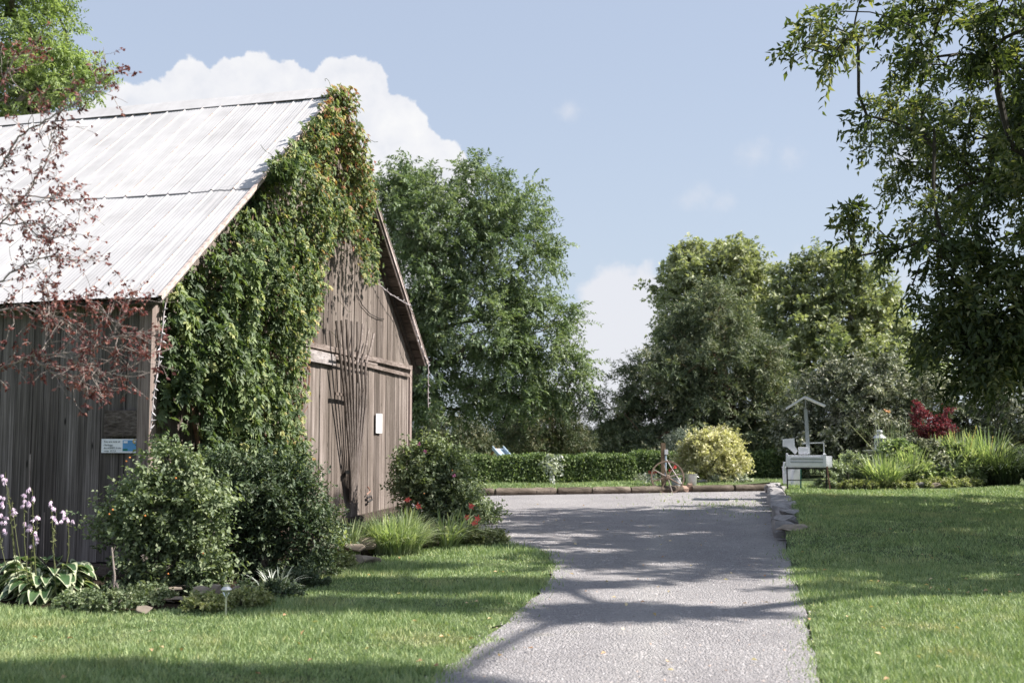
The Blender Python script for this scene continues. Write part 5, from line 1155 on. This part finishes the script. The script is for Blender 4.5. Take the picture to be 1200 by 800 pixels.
clump('daylily', 'broad arching daylily leaves in front of the far rose bush stones', 'daylily', bb(527, 641), 130, .62, .024, .9, M['lily'], 633, rad_=.14, tilt=(.3, 0), group='strap leaved daylily clumps at the barn')
clump('daylily', 'yellowing daylily leaves between the grassy mound and the arching leaves', 'daylily', bb(502, 640), 90, .5, .02, .8, M['cover'], 634, rad_=.12, group='strap leaved daylily clumps at the barn')
c = bb(562, 638); bush('ground_cover_plant', 'low reddish green ground cover at the drive corner of the bed', c, blobl(c, (((0, .1, .08), (.35, .3, .12)),)), 70, M['cover'], 150, leafL=.04, tl=.1, cat='ground cover')
# piles of stones
sts = [((372, 660), (.42, .28, .20), 'rough pink stone at the left front of the piled stones'), ((388, 652), (.40, .13, .10), 'long narrow brown stone leaning on the pile by the dark bush'), ((402, 660), (.22, .18, .14), 'small rounded stone at the front of the stone pile'),
       ((410, 652), (.42, .2, .10), 'long flat tan stone on top of the stone pile'), ((417, 660), (.24, .2, .14), 'angular pale stone in the middle of the pile'), ((428, 650), (.30, .24, .16), 'pale block stone at the right back of the pile'), ((430, 658), (.36, .2, .11), 'flat pinkish stone at the right end of the pile')]
for i, ((px, py), sz, lb) in enumerate(sts):
    c = bb(px, py + 2); rock('bed_stone', (c[0], c[1], sz[2] * .45 + (.10 if i in (1, 3, 5) else 0)), sz, M['stone'], 160 + i, lb, 'stone', 'stones piled at the bed edge', rz=rg.normal() * .4, flat=i not in (0, 2), tilt=(-.25 if i == 1 else rg.normal() * .08))
for i, ((px, py), sz, lb) in enumerate((((497, 638), (.30, .2, .08), 'rusty tan stone at the left before the far rose bush'), ((513, 637), (.34, .22, .09), 'pale stone at the right before the far rose bush'), ((505, 631), (.34, .24, .12), 'pale flat stone set back before the far rose bush'), ((487, 641), (.2, .14, .08), 'small brown stone at the foot of the grassy mound'))):
    c = bb(px, py + 2); rock('bed_stone', (c[0], c[1], sz[2] * .5), sz, M['stone'], 170 + i, lb, 'stone', 'stones before the far rose bush', rz=rg.normal() * .4, flat=True)
fs = [((170, 719), (.24, .12, .10), .03, 'smooth tan half buried stone at the lawn edge before the rose bush', 0), ((192, 707), (.34, .16, .05), .03, 'flat brown slab at the left of the bed edging', 1), ((198, 702), (.42, .22, .04), .09, 'dark flat slab lying on the brown slab', 1), ((212, 708), (.34, .2, .08), .04, 'flat tan slab beside the pointed stone', 1),
      ((238, 707), (.26, .18, .22), .08, 'pointed tan stone in front of the dark bush', 0), ((252, 706), (.14, .08, .22), .08, 'thin brown upright slab left of the solar light', 1), ((272, 707), (.16, .07, .20), .08, 'thin reddish slab behind the solar light', 1), ((285, 704), (.14, .08, .16), .06, 'small dark slab right of the solar light', 1)]
for i, ((px, py), sz, z, lb, fl_) in enumerate(fs):
    c = bb(px, py - 1); rock('edging_stone', (c[0], c[1], z), [v_ * .85 for v_ in sz], M['stone'], 180 + i, lb, 'stone', 'stones edging the barn bed', rz=rg.normal() * .3, flat=bool(fl_), tilt=rg.normal() * .04 if sz[2] > .15 else 0)
# low plants at the bed edge
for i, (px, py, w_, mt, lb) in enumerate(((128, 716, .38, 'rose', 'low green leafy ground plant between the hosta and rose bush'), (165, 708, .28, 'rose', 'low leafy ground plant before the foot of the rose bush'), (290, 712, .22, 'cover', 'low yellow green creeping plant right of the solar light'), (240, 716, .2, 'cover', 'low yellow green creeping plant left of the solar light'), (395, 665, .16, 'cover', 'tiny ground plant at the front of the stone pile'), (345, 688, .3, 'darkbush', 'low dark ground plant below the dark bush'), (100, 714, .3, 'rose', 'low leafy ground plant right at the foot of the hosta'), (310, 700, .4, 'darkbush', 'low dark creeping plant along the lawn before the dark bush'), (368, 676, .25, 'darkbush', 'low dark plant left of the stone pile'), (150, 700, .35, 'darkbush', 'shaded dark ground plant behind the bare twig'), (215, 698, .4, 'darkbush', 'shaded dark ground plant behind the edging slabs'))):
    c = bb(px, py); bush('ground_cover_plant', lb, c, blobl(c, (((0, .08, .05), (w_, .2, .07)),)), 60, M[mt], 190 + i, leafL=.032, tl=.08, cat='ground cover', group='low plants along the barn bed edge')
clump('grass_tuft', 'pale drooping wild grass tuft in the shade of the dark bush', 'grass tuft', bb(322, 697), 60, .34, .012, .8, M['silverplant'], 640, rad_=.12)
# bare twig and dry flower head
mb = MB(); a_ = P(131, 641, 10.2); b = P(133, 694, 10.2); b[2] = 0
mb.tube([b, (a_ + b) / 2 + [.02, 0, 0], a_], [.013, .011, .007], 6)
for (t_, dx, dz) in ((.8, .05, .03), (.65, .045, -.02), (.5, .06, -.10), (.9, .03, .06), (.4, -.04, -.08)):
    p0 = b + (a_ - b) * t_; mb.tube([p0, p0 + [dx, 0, dz]], [.006, .003], 5)
mb.tube([b + (a_ - b) * .45, b + [.12, 0, .02]], [.008, .004], 5)
tag(mb.build('bare_twig', M['bark_pale'], smooth=True), 'pale bare upright twig beneath the left side of the rose bush', 'twig')
df = empty('dry_flower', bb(142, 690), 'single dry flower head on a thin bent stalk beside the bare twig', 'flower')
q0, q1 = bb(142, 694), P(168, 653, 10.2); mb = MB(); mb.tube([q0, q0 * .5 + q1 * .5 + [-.03, 0, .06], q1], .003, 5); mb.build('stalk', M['stem'], df)
blob_flowers(df, [(169, 653)], M['bark_pale'], 10.2, .03, 'flower_head')
# hostas
def hosta(c, n, L, seed, label, group):
    rng = np.random.default_rng(seed); c = np.array(c, float); e = empty('hosta', c, label, 'hosta', group)
    V, Fc, E_, R2 = [], [], [], []
    nl, nwid = 8, 6
    for i in range(n):
        az = rng.uniform(0, 2 * np.pi); LL = L * rng.uniform(.7, 1.15); el = rng.uniform(.15, 1.15); st = .10 + .22 * rng.random()
        h = np.array([math.cos(az), math.sin(az), 0]); s = np.array([-h[1], h[0], 0]); b = c + h * rng.uniform(.02, .08)
        p0 = b + h * st * 1.0 * math.cos(el * .8) + up * (st * math.sin(el * .8) * 1.3 + .03)
        roll = rng.normal() * .3; r_ = rng.random(); base_i = len(V)
        for a_ in range(nl + 1):
            t_ = a_ / nl; w_ = LL * .36 * math.sin(math.pi * min(1, t_ * .93 + .07)) ** .75 * (1.15 - .5 * t_)
            cl = p0 + h * LL * t_ * math.cos(el * .5) + up * LL * (t_ * .55 * math.sin(el) - .75 * t_ ** 2.2)
            for k_ in range(nwid + 1):
                v_ = k_ / nwid * 2 - 1; fold = .22 * w_ * abs(v_) - .06 * w_ * math.cos(v_ * 9)
                q = cl + s * v_ * w_ + up * (fold + roll * v_ * w_); q[2] = max(q[2], .012); V.append(q)
        for a_ in range(nl):
            for k_ in range(nwid):
                o_ = base_i + a_ * (nwid + 1) + k_; Fc.append((o_, o_ + 1, o_ + nwid + 2, o_ + nwid + 1)); E_.append(1.0 if (k_ in (0, nwid - 1) or a_ == nl - 1) else 0.0); R2.append(r_)
    mesh_np('leaves', V, Fc, M['hosta'], e, rnd=R2, attrs={'edge': E_}, smooth=True); return e
h1 = hosta(bb(50, 704) + [0, .12, 0], 210, .19, 1, 'white edged hosta with lilac flower stalks at the foot of the side wall', 'hostas at the side wall')
hosta(bb(-8, 700) + [0, .15, 0], 110, .19, 2, 'white edged hosta cut by the left edge of the view', 'hostas at the side wall')
hosta(bb(92, 702) + [0, .4, 0], 40, .15, 3, 'small shaded hosta between the large hosta and the rose bush', 'hostas at the side wall')
stalks = [((24, 690), (6, 558), [(4, 556), (8, 563)]), ((30, 690), (14, 590), [(2, 580), (12, 596), (8, 606)]), ((34, 690), (28, 580), [(28, 578), (30, 586), (27, 592), (34, 590)]), ((20, 690), (10, 575), [(5, 582), (2, 588), (16, 600)]), ((42, 690), (44, 605), [(40, 608), (46, 606), (38, 615), (44, 622)]),
          ((36, 690), (40, 620), [(30, 612), (34, 620), (42, 628), (40, 634)]), ((66, 690), (60, 588), [(59, 587), (61, 594)]), ((70, 690), (66, 600), [(64, 604), (67, 608)]), ((72, 690), (80, 606), [(73, 597), (76, 603), (79, 607), (77, 610)]), ((14, 690), (-4, 600), [(0, 600), (4, 612), (6, 618)]), ((44, 690), (38, 575), [(36, 574), (39, 582)])]
for i, (b, t_, fl_) in enumerate(stalks):
    rg = np.random.default_rng(700 + i); Y = 10.25 + rg.uniform(-.12, .2); b0 = P(b[0], b[1], Y); b0[2] = .1; t0 = P(t_[0], t_[1], Y)
    md = (b0 + t0) / 2 + [rg.normal() * .02, 0, .02]; tipx = t0 + (t0 - md) * .1 + [rg.normal() * .02, 0, -.01]
    mb = MB(); mb.tube([b0, md, t0, tipx], [.005, .004, .003, .002], 5)
    for j in range(10): q = md + (t0 - md) * rg.random(); mb.tube([q, q + rg.normal(size=3) * .012, q + rg.normal(size=3) * .015 + [0, 0, -.012]], [.003, .006, .002], 4)
    fs_ = mb.build('flower_stalk', M['stem'], h1); fs_.parent = h1
    pp, dd2 = [], []
    for (x, y) in fl_:
        for r_ in range(2):
            c = P(x + rg.normal() * 2, y + rg.normal() * 2, Y - .03); ax_ = nrm(np.array([rg.normal() * .35, rg.normal() * .3, -1]))
            for a_ in range(6):
                th_ = a_ * math.pi / 3; sd2 = nrm(np.cross(ax_, [1, .2, .1])); sd3 = np.cross(ax_, sd2); dd2.append(nrm(ax_ + (sd2 * math.cos(th_) + sd3 * math.sin(th_)) * .28)); pp.append(c + (sd2 * math.cos(th_) + sd3 * math.sin(th_)) * .005)
    pp, dd2 = np.array(pp), np.array(dd2); V, Fc = leaves_geo(pp, dd2, rand_dirs(len(pp), rg), rg.uniform(.034, .05, len(pp)), np.full(len(pp), .014))
    V = V - np.array(h1.location) ; me_o = mesh_np('flowers', V, Fc, M['lilac'], None, np.repeat(rg.random(len(pp)), 2)); me_o.parent = fs_

# ------------------------------------------------------------------ camera
cam = bpy.data.cameras.new('camera'); co = bpy.data.objects.new('camera', cam); COL.objects.link(co); sc.camera = co
cam.sensor_width = 36; cam.lens = F / 1200 * 36; cam.clip_end = 3000; cam.clip_start = .05
co.location = (0, 0, CAMZ); co.rotation_euler = (math.pi / 2 + PITCH, 0, 0)
cam.dof.use_dof = True; cam.dof.focus_distance = 14.5; cam.dof.aperture_fstop = 1.8

# ------------------------------------------------------------------ sun and sky
SUNV = nrm(np.array([1., -.06, .0])); EL = rad(44); SUN = np.array([SUNV[0] * math.cos(EL), SUNV[1] * math.cos(EL), math.sin(EL)])
sl_ = bpy.data.lights.new('sun', 'SUN'); sl_.energy = 5.0; sl_.angle = rad(.55); sl_.color = (1, .955, .88)
so = bpy.data.objects.new('sun', sl_); COL.objects.link(so); so.rotation_euler = Vector(SUN).to_track_quat('Z', 'Y').to_euler()
w = bpy.data.worlds.new('World'); sc.world = w; w.use_nodes = True; nt = w.node_tree; nt.nodes.clear()
N_ = lambda t, **k: (lambda x: ([setattr(x, a, b) for a, b in k.items()], x)[1])(nt.nodes.new(t))
sky = N_('ShaderNodeTexSky', sky_type='NISHITA'); sky.sun_disc = False; sky.sun_elevation = EL; sky.sun_rotation = math.atan2(SUN[0], SUN[1]); sky.air_density = 1.0; sky.dust_density = 1.2; sky.ozone_density = 1.5
tc = N_('ShaderNodeTexCoord'); dirv = tc.outputs['Generated']
def mth(op, a_, b=0, clamp=False):
    x = N_('ShaderNodeMath', operation=op, use_clamp=clamp)
    for v, i in ((a_, 0), (b, 1)):
        if hasattr(v, 'links'): nt.links.new(v, x.inputs[i])
        else: x.inputs[i].default_value = v
    return x.outputs[0]
def wn(scale, detail, rough, col=False, off=0):
    mp = N_('ShaderNodeMapping'); mp.inputs['Location'].default_value = (off, off * .7, off * .3); nt.links.new(dirv, mp.inputs['Vector'])
    x = N_('ShaderNodeTexNoise'); x.inputs['Scale'].default_value = scale; x.inputs['Detail'].default_value = detail; x.inputs['Roughness'].default_value = rough
    nt.links.new(mp.outputs[0], x.inputs['Vector']); return x.outputs['Color' if col else 'Fac']
puff = wn(26, 8, .58); puff2 = wn(70, 5, .6, off=3); shade = wn(16, 6, .6, off=7); wisp = wn(11, 7, .62, off=11)
def cloud(blobs, amp, soft, lo_=0.0):
    best = None
    for (px, py, r_) in blobs:
        d = nrm(ray(px, py)); vd = N_('ShaderNodeVectorMath', operation='DISTANCE'); nt.links.new(dirv, vd.inputs[0]); vd.inputs[1].default_value = d
        rr_ = r_ / F; v = mth('SUBTRACT', 1.0, mth('DIVIDE', vd.outputs['Value'], rr_)); v = mth('MULTIPLY', v, min(1.0, rr_ / .045))
        best = v if best is None else mth('MAXIMUM', best, v)
    v = mth('ADD', best, mth('MULTIPLY', mth('SUBTRACT', puff, .5), amp)); v = mth('ADD', v, mth('MULTIPLY', mth('SUBTRACT', puff2, .5), amp * .35))
    mr = N_('ShaderNodeMapRange', interpolation_type='SMOOTHSTEP'); nt.links.new(v, mr.inputs['Value']); mr.inputs['From Min'].default_value = lo_; mr.inputs['From Max'].default_value = lo_ + soft; return mr.outputs[0], v
m1, v1 = cloud([(185, 135, 42), (225, 118, 46), (278, 112, 46), (335, 112, 44), (410, 118, 52), (450, 155, 52), (478, 190, 52), (510, 210, 50), (522, 235, 40), (440, 215, 90), (400, 200, 110), (300, 190, 120), (160, 160, 60), (430, 260, 110)], .65, .065, .03)
m2, v2 = cloud([(715, 350, 46), (760, 360, 48), (700, 400, 60), (740, 430, 60), (690, 470, 50), (650, 500, 70), (730, 500, 70)], 1.0, .34, -.0)
m3, v3 = cloud([(815, 231, 24), (845, 240, 16), (885, 180, 26), (920, 184, 18), (665, 132, 16), (1062, 186, 34), (895, 308, 24), (900, 330, 30), (1060, 330, 26), (1090, 440, 30), (930, 300, 14)], 1.1, .9, -.02)
def mixc(f, a_, b):
    x = N_('ShaderNodeMix', data_type='RGBA')
    for v, i in ((f, 0), (a_, 6), (b, 7)):
        if hasattr(v, 'links'): nt.links.new(v, x.inputs[i])
        elif i == 0: x.inputs[0].default_value = v
        else: x.inputs[i].default_value = (*v, 1)
    return x.outputs[2]
def wramp(f, stops):
    x = N_('ShaderNodeValToRGB'); cr = x.color_ramp
    while len(cr.elements) < len(stops): cr.elements.new(.5)
    for e, (p, c) in zip(cr.elements, stops): e.position = p; e.color = (*c, 1)
    nt.links.new(f, x.inputs['Fac']); return x.outputs[0]
SS = .085; SK = .53 / SS
skyc = mixc(.72, sky.outputs[0], tuple(v * SK for v in (.54, .615, .76)))      # thin high haze over the blue
sxyz = N_('ShaderNodeSeparateXYZ'); nt.links.new(dirv, sxyz.inputs[0])
hz = N_('ShaderNodeMapRange', interpolation_type='SMOOTHSTEP'); nt.links.new(sxyz.outputs[2], hz.inputs['Value']); hz.inputs['From Min'].default_value = .42; hz.inputs['From Max'].default_value = -.02
skyc = mixc(mth('MULTIPLY', hz.outputs[0], .55), skyc, tuple(v * SK for v in (.60, .68, .76)))
cl1 = wramp(mth('ADD', mth('MULTIPLY', shade, .8), mth('MULTIPLY', puff, .35)), [(.38, (.70, .73, .80)), (.55, (.82, .83, .87)), (.74, (.92, .92, .92))])
sc1 = N_('ShaderNodeVectorMath', operation='SCALE'); nt.links.new(cl1, sc1.inputs[0]); sc1.inputs['Scale'].default_value = SK
skyc = mixc(m1, skyc, sc1.outputs[0])
skyc = mixc(mth('MULTIPLY', m2, .8), skyc, tuple(v * SK for v in (.80, .80, .84)))
skyc = mixc(mth('MULTIPLY', m3, .75), skyc, tuple(v * SK for v in (.76, .77, .82)))
bg = N_('ShaderNodeBackground'); bg.inputs['Strength'].default_value = SS; nt.links.new(skyc, bg.inputs['Color'])
wo = N_('ShaderNodeOutputWorld'); nt.links.new(bg.outputs[0], wo.inputs['Surface'])
vs = sc.view_settings; vs.view_transform = 'Standard'; vs.look = 'None'; vs.exposure = 1.02; vs.gamma = 1; vs.use_curve_mapping = False
sc.cycles.use_denoising = True; sc.cycles.max_bounces = 5; sc.cycles.diffuse_bounces = 2; sc.cycles.transmission_bounces = 3; sc.cycles.transparent_max_bounces = 4
